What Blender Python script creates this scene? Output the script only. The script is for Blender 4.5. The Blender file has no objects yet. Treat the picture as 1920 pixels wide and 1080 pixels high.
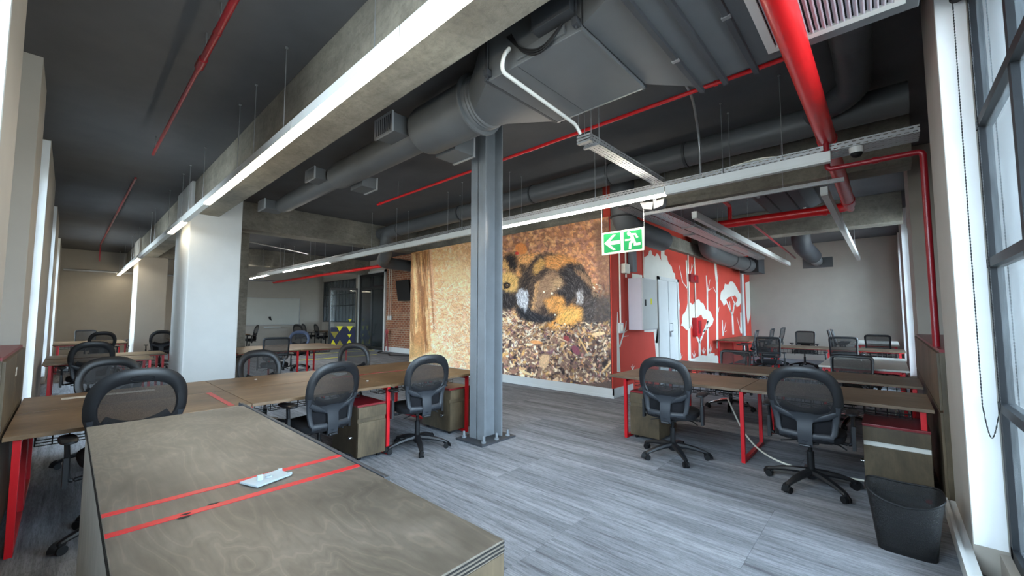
import bpy, bmesh, math, random
import numpy as np
from mathutils import Vector, Matrix

random.seed(7)
SC = bpy.context.scene
COL = SC.collection

# ------------------------------------------------------------------ camera
# axes: +Y runs down the left wing, +X down the right wing, Z up; the camera stands in the building's corner
CAMH = 1.47
VA, VB, CX, CY = (128, 592), (1665, 592), 960.0, 540.0
FPX = math.sqrt((CX - VA[0]) * (VB[0] - CX) - (VA[1] - CY) ** 2)
def _cv(px, py): return np.array([px - CX, CY - py, FPX])
_a = _cv(*VA); _a /= np.linalg.norm(_a)
_b = _cv(*VB); _b /= np.linalg.norm(_b)
_u = np.cross(_b, _a); _u /= np.linalg.norm(_u) * (1 if _u[1] > 0 else -1)
_U, _s, _Vt = np.linalg.svd(np.array([_b, _a, _u])); ROT = _U @ _Vt
ORG = np.array([0, 0, CAMH])
def _ray(px, py): return ROT @ _cv(px, py)
def atZ(px, py, z): r = _ray(px, py); return ORG + r * ((z - CAMH) / r[2])
def atX(px, py, x): r = _ray(px, py); return ORG + r * (x / r[0])
def atY(px, py, y): r = _ray(px, py); return ORG + r * (y / r[1])
cam_d = bpy.data.cameras.new('camera'); cam_d.sensor_width = 36; cam_d.lens = FPX / 1920 * 36
cam_d.clip_start = .05; cam_d.clip_end = 300
cam = bpy.data.objects.new('camera', cam_d); COL.objects.link(cam)
m3 = Matrix([[ROT[i][0], ROT[i][1], -ROT[i][2]] for i in range(3)])
cam.matrix_world = Matrix.Translation(ORG) @ m3.to_4x4()
SC.camera = cam

# ------------------------------------------------------------------ world, daylight, exposure
SKY = 12.5
w = bpy.data.worlds.new('overcast_sky'); SC.world = w; w.use_nodes = True
nt = w.node_tree; nt.nodes.clear()
wo = nt.nodes.new('ShaderNodeOutputWorld'); bg = nt.nodes.new('ShaderNodeBackground')
tc = nt.nodes.new('ShaderNodeTexCoord'); sx = nt.nodes.new('ShaderNodeSeparateXYZ'); rp = nt.nodes.new('ShaderNodeValToRGB')
nt.links.new(tc.outputs['Generated'], sx.inputs[0]); nt.links.new(sx.outputs['Z'], rp.inputs[0])
rp.color_ramp.elements[0].position = 0.0; rp.color_ramp.elements[0].color = (.32, .33, .33, 1)
rp.color_ramp.elements[1].position = .05; rp.color_ramp.elements[1].color = (.66, .82, 1.0, 1)
nt.links.new(rp.outputs[0], bg.inputs[0]); bg.inputs[1].default_value = SKY
nt.links.new(bg.outputs[0], wo.inputs[0])
SC.view_settings.view_transform = 'Standard'; SC.view_settings.look = 'None'
SC.view_settings.gamma = 1.0; SC.view_settings.exposure = 1.3
SC.view_settings.use_curve_mapping = False
try:
    SC.cycles.max_bounces = 10; SC.cycles.diffuse_bounces = 6; SC.cycles.transparent_max_bounces = 24
    SC.cycles.sample_clamp_indirect = 6.0
    SC.cycles.use_denoising = True
except Exception: pass

# room: z of the main levels, the window bays of the two outer walls
CEIL, BEAM = 3.9, 3.31
YR, XL = -.30, -.28            # inner faces of the right and left outer walls
XE, YE = 16.8, 21.8            # far ends of the right and left wings
XM, YM = 6.65, 3.67            # mural wall, red wall
RBAY = [(.15, 3.6), (9.3, 12.6), (14.3, 16.3)]
LBAY = [(.15, 3.3), (6.6, 8.45), (11.3, 13.5), (16.0, 19.0)]
SILL = {('l', .15): 1.3}        # the near left window stands on a high sill
WZ0, WZ1 = .14, 3.42
def portal(loc, rot, sx_, sy_):
    d = bpy.data.lights.new('window_portal', 'AREA'); d.shape = 'RECTANGLE'; d.size = sx_; d.size_y = sy_
    d.cycles.is_portal = True
    o = bpy.data.objects.new('window_portal', d); COL.objects.link(o); o.location = loc; o.rotation_euler = rot
for a, b in RBAY: portal(((a + b) / 2, YR - .24, (WZ0 + WZ1) / 2), (math.radians(90), 0, 0), b - a, WZ1 - WZ0)
for a, b in LBAY:
    z0 = SILL.get(('l', a), WZ0); portal((XL - .24, (a + b) / 2, (z0 + WZ1) / 2), (math.radians(90), 0, math.radians(-90)), b - a, WZ1 - z0)

# ------------------------------------------------------------------ materials
MATS = {}
def new_mat(name):
    m = bpy.data.materials.new(name); m.use_nodes = True; n = m.node_tree
    b = n.nodes['Principled BSDF']; MATS[name] = m
    return m, n, b
def lin(c): return tuple(((v / 255) / 12.92 if v / 255 <= .04045 else ((v / 255 + .055) / 1.055) ** 2.4) for v in c)
def noise(n, scale, detail=4, rough=.55, stretch=None, coord='Object', dist=0):
    t = n.nodes.new('ShaderNodeTexCoord'); mp = n.nodes.new('ShaderNodeMapping'); x = n.nodes.new('ShaderNodeTexNoise')
    n.links.new(t.outputs[coord], mp.inputs[0]); n.links.new(mp.outputs[0], x.inputs['Vector'])
    if stretch: mp.inputs['Scale'].default_value = stretch
    x.inputs['Scale'].default_value = scale; x.inputs['Detail'].default_value = detail
    x.inputs['Roughness'].default_value = rough; x.inputs['Distortion'].default_value = dist
    return x
def ramp(n, src, stops):
    r = n.nodes.new('ShaderNodeValToRGB'); e = r.color_ramp.elements
    while len(e) < len(stops): e.new(.5)
    for k, (p, c) in enumerate(stops): e[k].position = p; e[k].color = (*c, 1)
    n.links.new(src, r.inputs[0]); return r
def mixc(n, fac, a, b, mode='MIX'):
    x = n.nodes.new('ShaderNodeMix'); x.data_type = 'RGBA'; x.blend_type = mode
    for s, v in ((0, fac), (6, a), (7, b)):
        if isinstance(v, (int, float)): x.inputs[s].default_value = v
        elif isinstance(v, tuple): x.inputs[s].default_value = (*v, 1)
        else: n.links.new(v, x.inputs[s])
    return x.outputs[2]
def bump(n, b, src, strength, dist=.01):
    x = n.nodes.new('ShaderNodeBump'); x.inputs['Strength'].default_value = strength; x.inputs['Distance'].default_value = dist
    n.links.new(src, x.inputs['Height']); n.links.new(x.outputs[0], b.inputs['Normal'])
def plain(name, rgb, rough=.5, metal=0, var=.12, scale=6, spec=.5, bmp=0):
    """paint-like material: one colour with a slight cloudy variation"""
    m, n, b = new_mat(name); c = lin(rgb)
    x = noise(n, scale, 5)
    r = ramp(n, x.outputs['Fac'], [(.25, tuple(v * (1 - var) for v in c)), (.75, tuple(min(1, v * (1 + var)) for v in c))])
    n.links.new(r.outputs[0], b.inputs['Base Color']); b.inputs['Roughness'].default_value = rough
    b.inputs['Metallic'].default_value = metal; b.inputs['Specular IOR Level'].default_value = spec
    if bmp: bump(n, b, x.outputs['Fac'], bmp)
    return m
plain('wall_paint', (160, 154, 145), .75, 0, .04, 3, .3)
plain('white_paint', (192, 193, 191), .6, 0, .04, 3, .3)
plain('reveal_white', (232, 234, 234), .6, 0, .04, 3, .3)  # paler than the wall paint: daylight on the reveals put into the colour
plain('ceiling_paint', (84, 84, 86), .85, 0, .12, 2, .25, .1)
plain('duct_grey', (82, 84, 86), .5, 0, .08, 4, .4)
plain('dark_grey', (52, 54, 58), .55, 0, .12, 5, .4)
plain('column_paint', (108, 112, 116), .3, 0, .12, 5, .5)
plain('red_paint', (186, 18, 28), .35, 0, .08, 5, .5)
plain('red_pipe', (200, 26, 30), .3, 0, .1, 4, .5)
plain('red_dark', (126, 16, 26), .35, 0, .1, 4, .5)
plain('red_laminate', (112, 22, 29), .35, 0, .1, 5, .5)
plain('red_tape', (176, 28, 34), .4, 0, .1, 14, .4)
plain('black_plastic', (21, 22, 25), .45, 0, .1, 8, .45)
plain('black_fabric', (20, 20, 23), .9, 0, .2, 60, .2)
plain('black_matt', (14, 14, 16), .6, 0, .1, 8, .3)
plain('grey_plastic', (37, 40, 45), .48, 0, .08, 8, .45)
plain('navy_plastic', (52, 62, 84), .5, 0, .1, 8, .4)
plain('chrome', (200, 202, 205), .15, 1, .03, 8)
plain('galvanised', (168, 170, 172), .38, .85, .14, 24)
plain('aluminium', (176, 178, 180), .4, .6, .06, 12)
plain('white_enamel', (196, 196, 192), .4, 0, .03, 4, .4)
plain('cream_plastic', (226, 222, 206), .45, 0, .04, 6, .4)
plain('lilac_enamel', (196, 192, 200), .4, 0, .03, 5, .4)
plain('white_laminate', (196, 194, 186), .5, 0, .06, 8, .4)
plain('window_steel', (15, 20, 25), .55, 0, .1, 6, .4)
plain('black_steel', (30, 32, 34), .45, 0, .1, 6, .4)
plain('sign_white', (196, 198, 176), .5, 0, .02, 6, .3)
plain('sign_green', (12, 128, 68), .5, 0, .03, 6, .3)
plain('yellow_film', (222, 214, 30), .5, 0, .04, 6, .3)
plain('navy_film', (26, 30, 62), .5, 0, .04, 6, .3)
plain('olive_film', (140, 128, 40), .5, 0, .04, 6, .3)
plain('mural_red', (184, 62, 48), .7, 0, .07, 2.5, .25)
plain('mural_white', (204, 200, 190), .7, 0, .04, 3, .25)
plain('board_white', (178, 178, 170), .25, 0, .03, 3, .4)
plain('paper', (200, 195, 186), .8, 0, .02, 8, .2)
plain('outlet_white', (150, 160, 164), .35, 0, .02, 8, .4)
plain('ground_outside', (120, 120, 116), .9, 0, .2, .5, .2)
plain('ply_edge_pale', (158, 155, 150), .6, 0, .16, 10, .3)

def m_concrete():
    m, n, b = new_mat('concrete')
    x = noise(n, 1.1, 8, .66); y = noise(n, 16, 7, .75, None, 'Object', .6); z = noise(n, 2.4, 8, .7, (1, .3, 2.2), 'Object', .8)
    r = ramp(n, x.outputs['Fac'], [(.3, lin((108, 104, 96))), (.5, lin((128, 124, 114))), (.72, lin((152, 148, 136)))])
    r2 = ramp(n, z.outputs['Fac'], [(.34, (.72, .71, .7)), (.5, (.95, .95, .95)), (.66, (1.06, 1.06, 1.06))])
    c = mixc(n, .85, r.outputs[0], r2.outputs[0], 'MULTIPLY')
    r3 = ramp(n, y.outputs['Fac'], [(.34, (.66, .66, .66)), (.52, (1, 1, 1)), (.68, (1.15, 1.15, 1.15))])
    c = mixc(n, .65, c, r3.outputs[0], 'MULTIPLY')
    n.links.new(c, b.inputs['Base Color']); b.inputs['Roughness'].default_value = .8
    b.inputs['Specular IOR Level'].default_value = .25
    bump(n, b, y.outputs['Fac'], .5, .015)
m_concrete()

def m_wood(name, dark, mid, light, axis=1, swirl=1.0, scale=1.0, rough=.45, lines=.5):
    """stained ply veneer: cloudy stain, contour-like cathedral figure, fine fibres"""
    m, n, b = new_mat(name)
    oi = n.nodes.new('ShaderNodeObjectInfo'); t = n.nodes.new('ShaderNodeTexCoord'); ad = n.nodes.new('ShaderNodeVectorMath'); ad.operation = 'MULTIPLY_ADD'
    n.links.new(oi.outputs['Random'], ad.inputs[0]); ad.inputs[1].default_value = (9, 17, 5); n.links.new(t.outputs['Object'], ad.inputs[2])
    def nz(sc, det, k, dist=0, rgh=.6):
        st = [1.0] * 3; st[axis] = k
        mp = n.nodes.new('ShaderNodeMapping'); x = n.nodes.new('ShaderNodeTexNoise'); mp.inputs['Scale'].default_value = st
        n.links.new(ad.outputs[0], mp.inputs[0]); n.links.new(mp.outputs[0], x.inputs['Vector'])
        x.inputs['Scale'].default_value = sc; x.inputs['Detail'].default_value = det; x.inputs['Distortion'].default_value = dist; x.inputs['Roughness'].default_value = rgh
        return x.outputs['Fac']
    cloud = nz(2.2 * scale, 5, .6, .3); fig = nz(2.6 * scale, 4, .32, .7 * swirl, .5); fib = nz(70 * scale, 4, .06); spot = nz(14 * scale, 6, .4, .4, .7)
    mu = n.nodes.new('ShaderNodeMath'); mu.operation = 'MULTIPLY'; n.links.new(fig, mu.inputs[0]); mu.inputs[1].default_value = 150 * swirl
    jt = n.nodes.new('ShaderNodeMath'); jt.operation = 'MULTIPLY_ADD'; n.links.new(spot, jt.inputs[0]); jt.inputs[1].default_value = 3.0; n.links.new(mu.outputs[0], jt.inputs[2])
    si = n.nodes.new('ShaderNodeMath'); si.operation = 'SINE'; n.links.new(jt.outputs[0], si.inputs[0])
    mr = n.nodes.new('ShaderNodeMapRange'); mr.inputs[1].default_value = -1; mr.inputs[2].default_value = 1; n.links.new(si.outputs[0], mr.inputs[0])
    c = ramp(n, cloud, [(.3, dark), (.5, mid), (.72, light)]).outputs[0]
    c = mixc(n, lines, c, ramp(n, mr.outputs[0], [(0, (.84, .83, .82)), (.4, (1, 1, 1)), (.9, (1.0, 1.0, 1.0)), (1, (1.3, 1.27, 1.24))]).outputs[0], 'MULTIPLY')
    c = mixc(n, .55, c, ramp(n, fib, [(.3, (.74, .73, .72)), (.58, (1, 1, 1)), (.75, (1.12, 1.1, 1.08))]).outputs[0], 'MULTIPLY')
    c = mixc(n, .55, c, ramp(n, spot, [(.3, (.74, .73, .72)), (.55, (1, 1, 1))]).outputs[0], 'MULTIPLY')
    n.links.new(c, b.inputs['Base Color']); b.inputs['Roughness'].default_value = rough; b.inputs['Specular IOR Level'].default_value = .4
    bump(n, b, fib, .05, .003)
m_wood('counter_ply', lin((66, 61, 55)), lin((92, 85, 76)), lin((118, 109, 99)), 1, 1.0, 1.25, .42, .85)
m_wood('desk_veneer', lin((84, 65, 46)), lin((110, 87, 62)), lin((134, 108, 80)), 0, .5, 1.0, .45, .35)
m_wood('desk_veneer_long', lin((82, 66, 52)), lin((104, 86, 68)), lin((126, 106, 86)), 1, .5, 1.0, .45, .35)
m_wood('cabinet_ply', lin((60, 50, 36)), lin((80, 68, 50)), lin((102, 88, 67)), 2, .5, 1.6, .5, .25)

def m_carpet():
    m, n, b = new_mat('carpet')
    oi = n.nodes.new('ShaderNodeObjectInfo'); g = n.nodes.new('ShaderNodeNewGeometry'); ad = n.nodes.new('ShaderNodeVectorMath'); ad.operation = 'MULTIPLY_ADD'
    n.links.new(oi.outputs['Random'], ad.inputs[0]); ad.inputs[1].default_value = (31, 57, 0); n.links.new(g.outputs['Position'], ad.inputs[2])
    def nz(sc, det, stretch, rough=.6):
        mp = n.nodes.new('ShaderNodeMapping'); x = n.nodes.new('ShaderNodeTexNoise'); mp.inputs['Scale'].default_value = stretch
        n.links.new(ad.outputs[0], mp.inputs[0]); n.links.new(mp.outputs[0], x.inputs['Vector'])
        x.inputs['Scale'].default_value = sc; x.inputs['Detail'].default_value = det; x.inputs['Roughness'].default_value = rough
        return x.outputs['Fac']
    big = nz(1.0, 3, (5.5, .45, 1)); mid = nz(1.0, 4, (34, 1.6, 1)); fine = nz(1.0, 5, (120, 10, 1), .8); tuft = nz(260, 2, (1, 1, 1))
    c = ramp(n, big, [(.32, lin((110, 112, 116))), (.5, lin((131, 133, 138))), (.68, lin((147, 149, 154)))]).outputs[0]
    c = mixc(n, .85, c, ramp(n, mid, [(.36, (.62, .62, .63)), (.52, (1, 1, 1)), (.7, (1.12, 1.12, 1.12))]).outputs[0], 'MULTIPLY')
    c = mixc(n, .8, c, ramp(n, fine, [(.34, (.5, .5, .5)), (.52, (1, 1, 1)), (.68, (1.2, 1.2, 1.2))]).outputs[0], 'MULTIPLY')
    c = mixc(n, .5, c, ramp(n, tuft, [(.3, (.6, .6, .6)), (.6, (1, 1, 1))]).outputs[0], 'MULTIPLY')
    n.links.new(c, b.inputs['Base Color']); b.inputs['Roughness'].default_value = .95; b.inputs['Specular IOR Level'].default_value = .1
    bump(n, b, fine, .3, .006)
m_carpet()

def m_brick():
    m, n, b = new_mat('brick')
    t = n.nodes.new('ShaderNodeTexCoord'); mp = n.nodes.new('ShaderNodeMapping'); mp.inputs['Rotation'].default_value = (math.radians(90), 0, math.radians(90))
    br = n.nodes.new('ShaderNodeTexBrick'); n.links.new(t.outputs['Object'], mp.inputs[0])
    sp = n.nodes.new('ShaderNodeSeparateXYZ'); cb = n.nodes.new('ShaderNodeCombineXYZ')
    n.links.new(t.outputs['Object'], sp.inputs[0]); n.links.new(sp.outputs['Y'], cb.inputs[0]); n.links.new(sp.outputs['Z'], cb.inputs[1])
    n.links.new(cb.outputs[0], br.inputs['Vector'])
    br.inputs['Color1'].default_value = (*lin((120, 66, 44)), 1); br.inputs['Color2'].default_value = (*lin((150, 96, 66)), 1)
    br.inputs['Mortar'].default_value = (*lin((160, 140, 118)), 1); br.inputs['Scale'].default_value = 1
    br.inputs['Brick Width'].default_value = .23; br.inputs['Row Height'].default_value = .085; br.inputs['Mortar Size'].default_value = .012
    x = noise(n, 5, 6, .7)
    c = mixc(n, .5, br.outputs['Color'], ramp(n, x.outputs['Fac'], [(.35, (.45, .42, .4)), (.6, (1, 1, 1)), (.7, (1.9, 1.8, 1.7))]).outputs[0], 'MULTIPLY')
    n.links.new(c, b.inputs['Base Color']); b.inputs['Roughness'].default_value = .9
    bump(n, b, br.outputs['Fac'], -.5, .01)
m_brick()

def m_mesh(name, rgb, opacity):
    m, n, b = new_mat(name); b.inputs['Base Color'].default_value = (*lin(rgb), 1); b.inputs['Roughness'].default_value = .7
    tr = n.nodes.new('ShaderNodeBsdfTransparent'); mx = n.nodes.new('ShaderNodeMixShader'); o = n.nodes['Material Output']
    x = noise(n, 220, 2, .5)
    r = ramp(n, x.outputs['Fac'], [(.4, (opacity - .05,) * 3), (.6, (min(1, opacity + .05),) * 3)])
    n.links.new(r.outputs[0], mx.inputs[0]); n.links.new(tr.outputs[0], mx.inputs[1]); n.links.new(b.outputs[0], mx.inputs[2])
    n.links.new(mx.outputs[0], o.inputs[0])
m_mesh('chair_mesh', (30, 28, 28), .72)
m_mesh('bin_mesh', (8, 8, 9), .92)
def m_glass(name, tint, haze):
    m, n, b = new_mat(name); n.nodes.remove(b); o = n.nodes['Material Output']
    tr = n.nodes.new('ShaderNodeBsdfTransparent'); tr.inputs[0].default_value = (*tint, 1)
    gl = n.nodes.new('ShaderNodeBsdfGlossy'); gl.inputs['Roughness'].default_value = .03
    df = n.nodes.new('ShaderNodeBsdfTranslucent'); df.inputs[0].default_value = (.6, .68, .72, 1)
    fr = n.nodes.new('ShaderNodeFresnel'); fr.inputs[0].default_value = 1.5
    m1 = n.nodes.new('ShaderNodeMixShader'); m2 = n.nodes.new('ShaderNodeMixShader')
    x = noise(n, 3, 6, .7); r = ramp(n, x.outputs['Fac'], [(.35, (haze * .5,) * 3), (.7, (haze * 1.5,) * 3)])
    n.links.new(r.outputs[0], m1.inputs[0]); n.links.new(tr.outputs[0], m1.inputs[1]); n.links.new(df.outputs[0], m1.inputs[2])
    n.links.new(fr.outputs[0], m2.inputs[0]); n.links.new(m1.outputs[0], m2.inputs[1]); n.links.new(gl.outputs[0], m2.inputs[2])
    n.links.new(m2.outputs[0], o.inputs[0])
m_glass('window_glass', (.92, .96, .97), .10)
m_glass('partition_glass', (.85, .9, .9), .04)
def m_emit(name, rgb, strength):
    m, n, b = new_mat(name); b.inputs['Base Color'].default_value = (.9, .9, .9, 1)
    b.inputs['Emission Color'].default_value = (*rgb, 1); b.inputs['Emission Strength'].default_value = strength
m_emit('lamp_lit', (1.0, .87, .64), 13)
m_emit('lamp_lit_cool', (1.0, .92, .80), 32)
plain('lamp_off', (190, 190, 186), .5, 0, .03, 6, .3)
def m_perf():
    """galvanised sheet with rows of punched slots"""
    m, n, b = new_mat('perforated_steel')
    t = n.nodes.new('ShaderNodeTexCoord'); br = n.nodes.new('ShaderNodeTexBrick')
    n.links.new(t.outputs['UV'], br.inputs['Vector']); br.inputs['Scale'].default_value = 1
    br.inputs['Brick Width'].default_value = .055; br.inputs['Row Height'].default_value = .032; br.inputs['Mortar Size'].default_value = .0115; br.inputs['Mortar Smooth'].default_value = .0
    b.inputs['Base Color'].default_value = (*lin((170, 171, 172)), 1); b.inputs['Metallic'].default_value = .7; b.inputs['Roughness'].default_value = .4
    tr = n.nodes.new('ShaderNodeBsdfTransparent'); mx = n.nodes.new('ShaderNodeMixShader'); o = n.nodes['Material Output']
    n.links.new(br.outputs['Fac'], mx.inputs[0]); n.links.new(tr.outputs[0], mx.inputs[1]); n.links.new(b.outputs[0], mx.inputs[2]); n.links.new(mx.outputs[0], o.inputs[0])
m_perf()
def m_attr():
    m, n, b = new_mat('photo_print'); a = n.nodes.new('ShaderNodeVertexColor'); a.layer_name = 'print'
    n.links.new(a.outputs['Color'], b.inputs['Base Color']); b.inputs['Roughness'].default_value = .5; b.inputs['Specular IOR Level'].default_value = .3
m_attr()

# ------------------------------------------------------------------ mesh builder
class MB:
    def __init__(s): s.v, s.f, s.uv = [], [], None
    def add(s, vs, fs):
        o = len(s.v); s.v += [tuple(map(float, p)) for p in vs]; s.f += [tuple(i + o for i in f) for f in fs]; return s
    def box(s, a, b):
        x0, y0, z0 = map(min, a, b); x1, y1, z1 = map(max, a, b)
        return s.add([(x0, y0, z0), (x1, y0, z0), (x1, y1, z0), (x0, y1, z0), (x0, y0, z1), (x1, y0, z1), (x1, y1, z1), (x0, y1, z1)],
                     [(0, 3, 2, 1), (4, 5, 6, 7), (0, 1, 5, 4), (1, 2, 6, 5), (2, 3, 7, 6), (3, 0, 4, 7)])
    def hexa(s, p):   # 8 free corners, bottom ring then top ring
        return s.add(p, [(0, 3, 2, 1), (4, 5, 6, 7), (0, 1, 5, 4), (1, 2, 6, 5), (2, 3, 7, 6), (3, 0, 4, 7)])
    def tube(s, path, r, n=10, closed=False, cap=True, flat=None, up=None):
        """sweep a round (or flat=(half width, half thickness)) section along a path; r may be a list"""
        P = [Vector(p) for p in path]; N = len(P); rings = []; prev = None
        for i, p in enumerate(P):
            a = P[(i - 1) % N] if (closed or i) else p; b_ = P[(i + 1) % N] if (closed or i < N - 1) else p
            t = (b_ - a).normalized()
            if up is not None: u = Vector(up); u = (u - t * u.dot(t)).normalized()
            elif prev is None: u = t.orthogonal().normalized()
            else: u = (prev - t * prev.dot(t)).normalized()
            prev = u; q = t.cross(u)
            ri = r[i] if isinstance(r, (list, tuple)) else r
            fl = flat[i] if isinstance(flat, list) else flat
            wq, wu = (fl if fl else (ri, ri))
            rings.append([p + q * (wq * math.cos(2 * math.pi * k / n)) + u * (wu * math.sin(2 * math.pi * k / n)) for k in range(n)])
        vs = [v for rg in rings for v in rg]; fs = []
        for i in range(N if closed else N - 1):
            j = (i + 1) % N
            for k in range(n): fs.append((i * n + k, i * n + (k + 1) % n, j * n + (k + 1) % n, j * n + k))
        if not closed and cap: fs.append(tuple(range(n - 1, -1, -1))); fs.append(tuple((N - 1) * n + k for k in range(n)))
        return s.add(vs, fs)
    def cyl(s, a, b, r, n=14): return s.tube([a, b], r, n)
    def bar(s, a, b, w, h, up=(0, 0, 1)):   # rectangular bar
        a, b = Vector(a), Vector(b); t = (b - a).normalized(); u = Vector(up); u = u - t * u.dot(t)
        u = (t.orthogonal() if u.length < 1e-4 else u).normalized(); q = t.cross(u)
        p = [c + q * (sx_ * w / 2) + u * (sy_ * h / 2) for c in (a, b) for sx_, sy_ in ((-1, -1), (1, -1), (1, 1), (-1, 1))]
        return s.add(p, [(0, 3, 2, 1), (4, 5, 6, 7), (0, 1, 5, 4), (1, 2, 6, 5), (2, 3, 7, 6), (3, 0, 4, 7)])
    def prism(s, poly, d):   # planar polygon pushed along d
        n = len(poly); d = Vector(d); P = [Vector(p) for p in poly]
        return s.add(P + [p + d for p in P], [tuple(range(n - 1, -1, -1)), tuple(range(n, 2 * n))] + [(k, (k + 1) % n, n + (k + 1) % n, n + k) for k in range(n)])
    def lathe(s, c, prof, n=20, axis=2):
        rings = []
        for r, h in prof:
            rg = []
            for k in range(n):
                a = 2 * math.pi * k / n; q = [r * math.cos(a), r * math.sin(a)]; q.insert(axis, h); rg.append((c[0] + q[0], c[1] + q[1], c[2] + q[2]))
            rings.append(rg)
        vs = [v for rg in rings for v in rg]; fs = []
        for i in range(len(prof) - 1):
            for k in range(n): fs.append((i * n + k, i * n + (k + 1) % n, (i + 1) * n + (k + 1) % n, (i + 1) * n + k))
        fs.append(tuple(range(n - 1, -1, -1))); fs.append(tuple((len(prof) - 1) * n + k for k in range(n)))
        return s.add(vs, fs)
    def grid(s, fn, nu, nv):
        vs = [fn(i / nu, j / nv) for j in range(nv + 1) for i in range(nu + 1)]
        return s.add(vs, [(j * (nu + 1) + i, j * (nu + 1) + i + 1, (j + 1) * (nu + 1) + i + 1, (j + 1) * (nu + 1) + i) for j in range(nv) for i in range(nu)])
    def build(s, name, mat, parent=None, smooth=False, bevel=0, solid=0, fix=True):
        me = bpy.data.meshes.new(name); me.from_pydata(s.v, [], s.f); me.validate()
        if fix or bevel:
            bm = bmesh.new(); bm.from_mesh(me); bmesh.ops.recalc_face_normals(bm, faces=bm.faces)
            if bevel: bmesh.ops.bevel(bm, geom=[e for e in bm.edges if len(e.link_faces) == 2 and e.calc_face_angle() > .5], offset=bevel, segments=2, affect='EDGES', profile=.6)
            bm.to_mesh(me); bm.free()
        me.materials.append(MATS[mat])
        if smooth:
            for p in me.polygons: p.use_smooth = True
            me.set_sharp_from_angle(angle=math.radians(40))
        o = bpy.data.objects.new(name, me); COL.objects.link(o)
        if parent: o.parent = parent; o.location = -parent.location if not parent.parent else (0, 0, 0)
        return o
def build_local(mb, name, mat, parent, **k):
    o = mb.build(name, mat, None, **k); o.parent = parent; return o
def tag(o, label=None, cat=None, group=None, kind=None):
    if label: o['label'] = label
    if cat: o['category'] = cat
    if group: o['group'] = group
    if kind: o['kind'] = kind
    return o
def thing(name, label, cat, loc=(0, 0, 0), group=None):
    o = bpy.data.objects.new(name, None); COL.objects.link(o); o.location = Vector(loc); o.empty_display_size = .1
    return tag(o, label, cat, group)
def dup(o, parent=None):
    c = o.copy(); COL.objects.link(c); c.parent = parent
    for ch in list(o.children): dup(ch, c)
    return c
def struct(mb, name, mat, **k): return tag(mb.build(name, mat, **k), kind='structure')
def arc(c, r, a0, a1, u, v, n=8):
    c, u, v = Vector(c), Vector(u), Vector(v)
    return [c + u * (r * math.cos(a0 + (a1 - a0) * k / n)) + v * (r * math.sin(a0 + (a1 - a0) * k / n)) for k in range(n + 1)]
def fillet(pts, r, n=6):
    P = [Vector(p) for p in pts]; out = [P[0]]
    for a, b, c in zip(P, P[1:], P[2:]):
        d0, d1 = (a - b), (c - b); k = min(r, d0.length * .49, d1.length * .49); p0, p1 = b + d0.normalized() * k, b + d1.normalized() * k
        for i in range(n + 1):
            t = i / n; out.append(p0 * (1 - t) ** 2 + b * (2 * t * (1 - t)) + p1 * t ** 2)
    return out + [P[-1]]

# ================================================================== SETTING
fl = struct(MB().box((-.9, -.9, -.25), (XE + .2, YE + .2, -.008)), 'floor', 'carpet')
tile = None; n_t = 0
for i in range(17):
    for j in range(11):
        x0 = -.28 + i; y0 = -.30 + 2 * j - (i % 2)
        x1, y1 = min(x0 + 1, XE), min(y0 + 2, YE); y0 = max(y0, -.30)
        if y1 - y0 < .2: continue
        if x0 > 8.6 and y0 > YM - .1: continue
        if x0 > XM and y0 > YM and y1 < 10.2: continue
        MB().box((x0 + .0008, y0 + .0008, -.008), (x1 - .0008, y1 - .0008, 0)).build('carpet_tile', 'carpet', fl)
struct(MB().box((-.9, -.9, CEIL), (XE + .2, YE + .2, CEIL + .2)), 'ceiling', 'ceiling_paint')

def outer_wall(name, bays, alcove, far, right):
    """pilasters, recessed alcove, sills and lintels of one window wall; right: along X at y=YR, else along Y at x=XL"""
    m = MB(); base = YR if right else XL
    def blk(a, b, d0, d1, z0, z1):
        if right: m.box((a, base - d1, z0), (b, base - d0, z1))
        else: m.box((base - d1, a, z0), (base - d0, b, z1))
    solid = []; p = -.9
    for a, b in bays: solid.append((p, a)); p = b
    solid.append((p, far + .2))
    for a, b in solid:
        if a < alcove[0] < b: blk(a, alcove[0], 0, .6, 0, CEIL); blk(alcove[0], alcove[1], .5, .6, 0, CEIL); blk(alcove[1], b, 0, .6, 0, CEIL)
        else: blk(a, b, 0, .6, 0, CEIL)
    for a, b in bays: blk(a, b, .1, .6, 0, SILL.get(('r' if right else 'l', a), WZ0)); blk(a, b, .1, .6, WZ1, CEIL)
    return struct(m, name, 'wall_paint')
outer_wall('wall_right', RBAY, (4.45, 8.1), XE, True)
outer_wall('wall_left', LBAY, (4.0, 5.75), YE, False)

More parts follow.
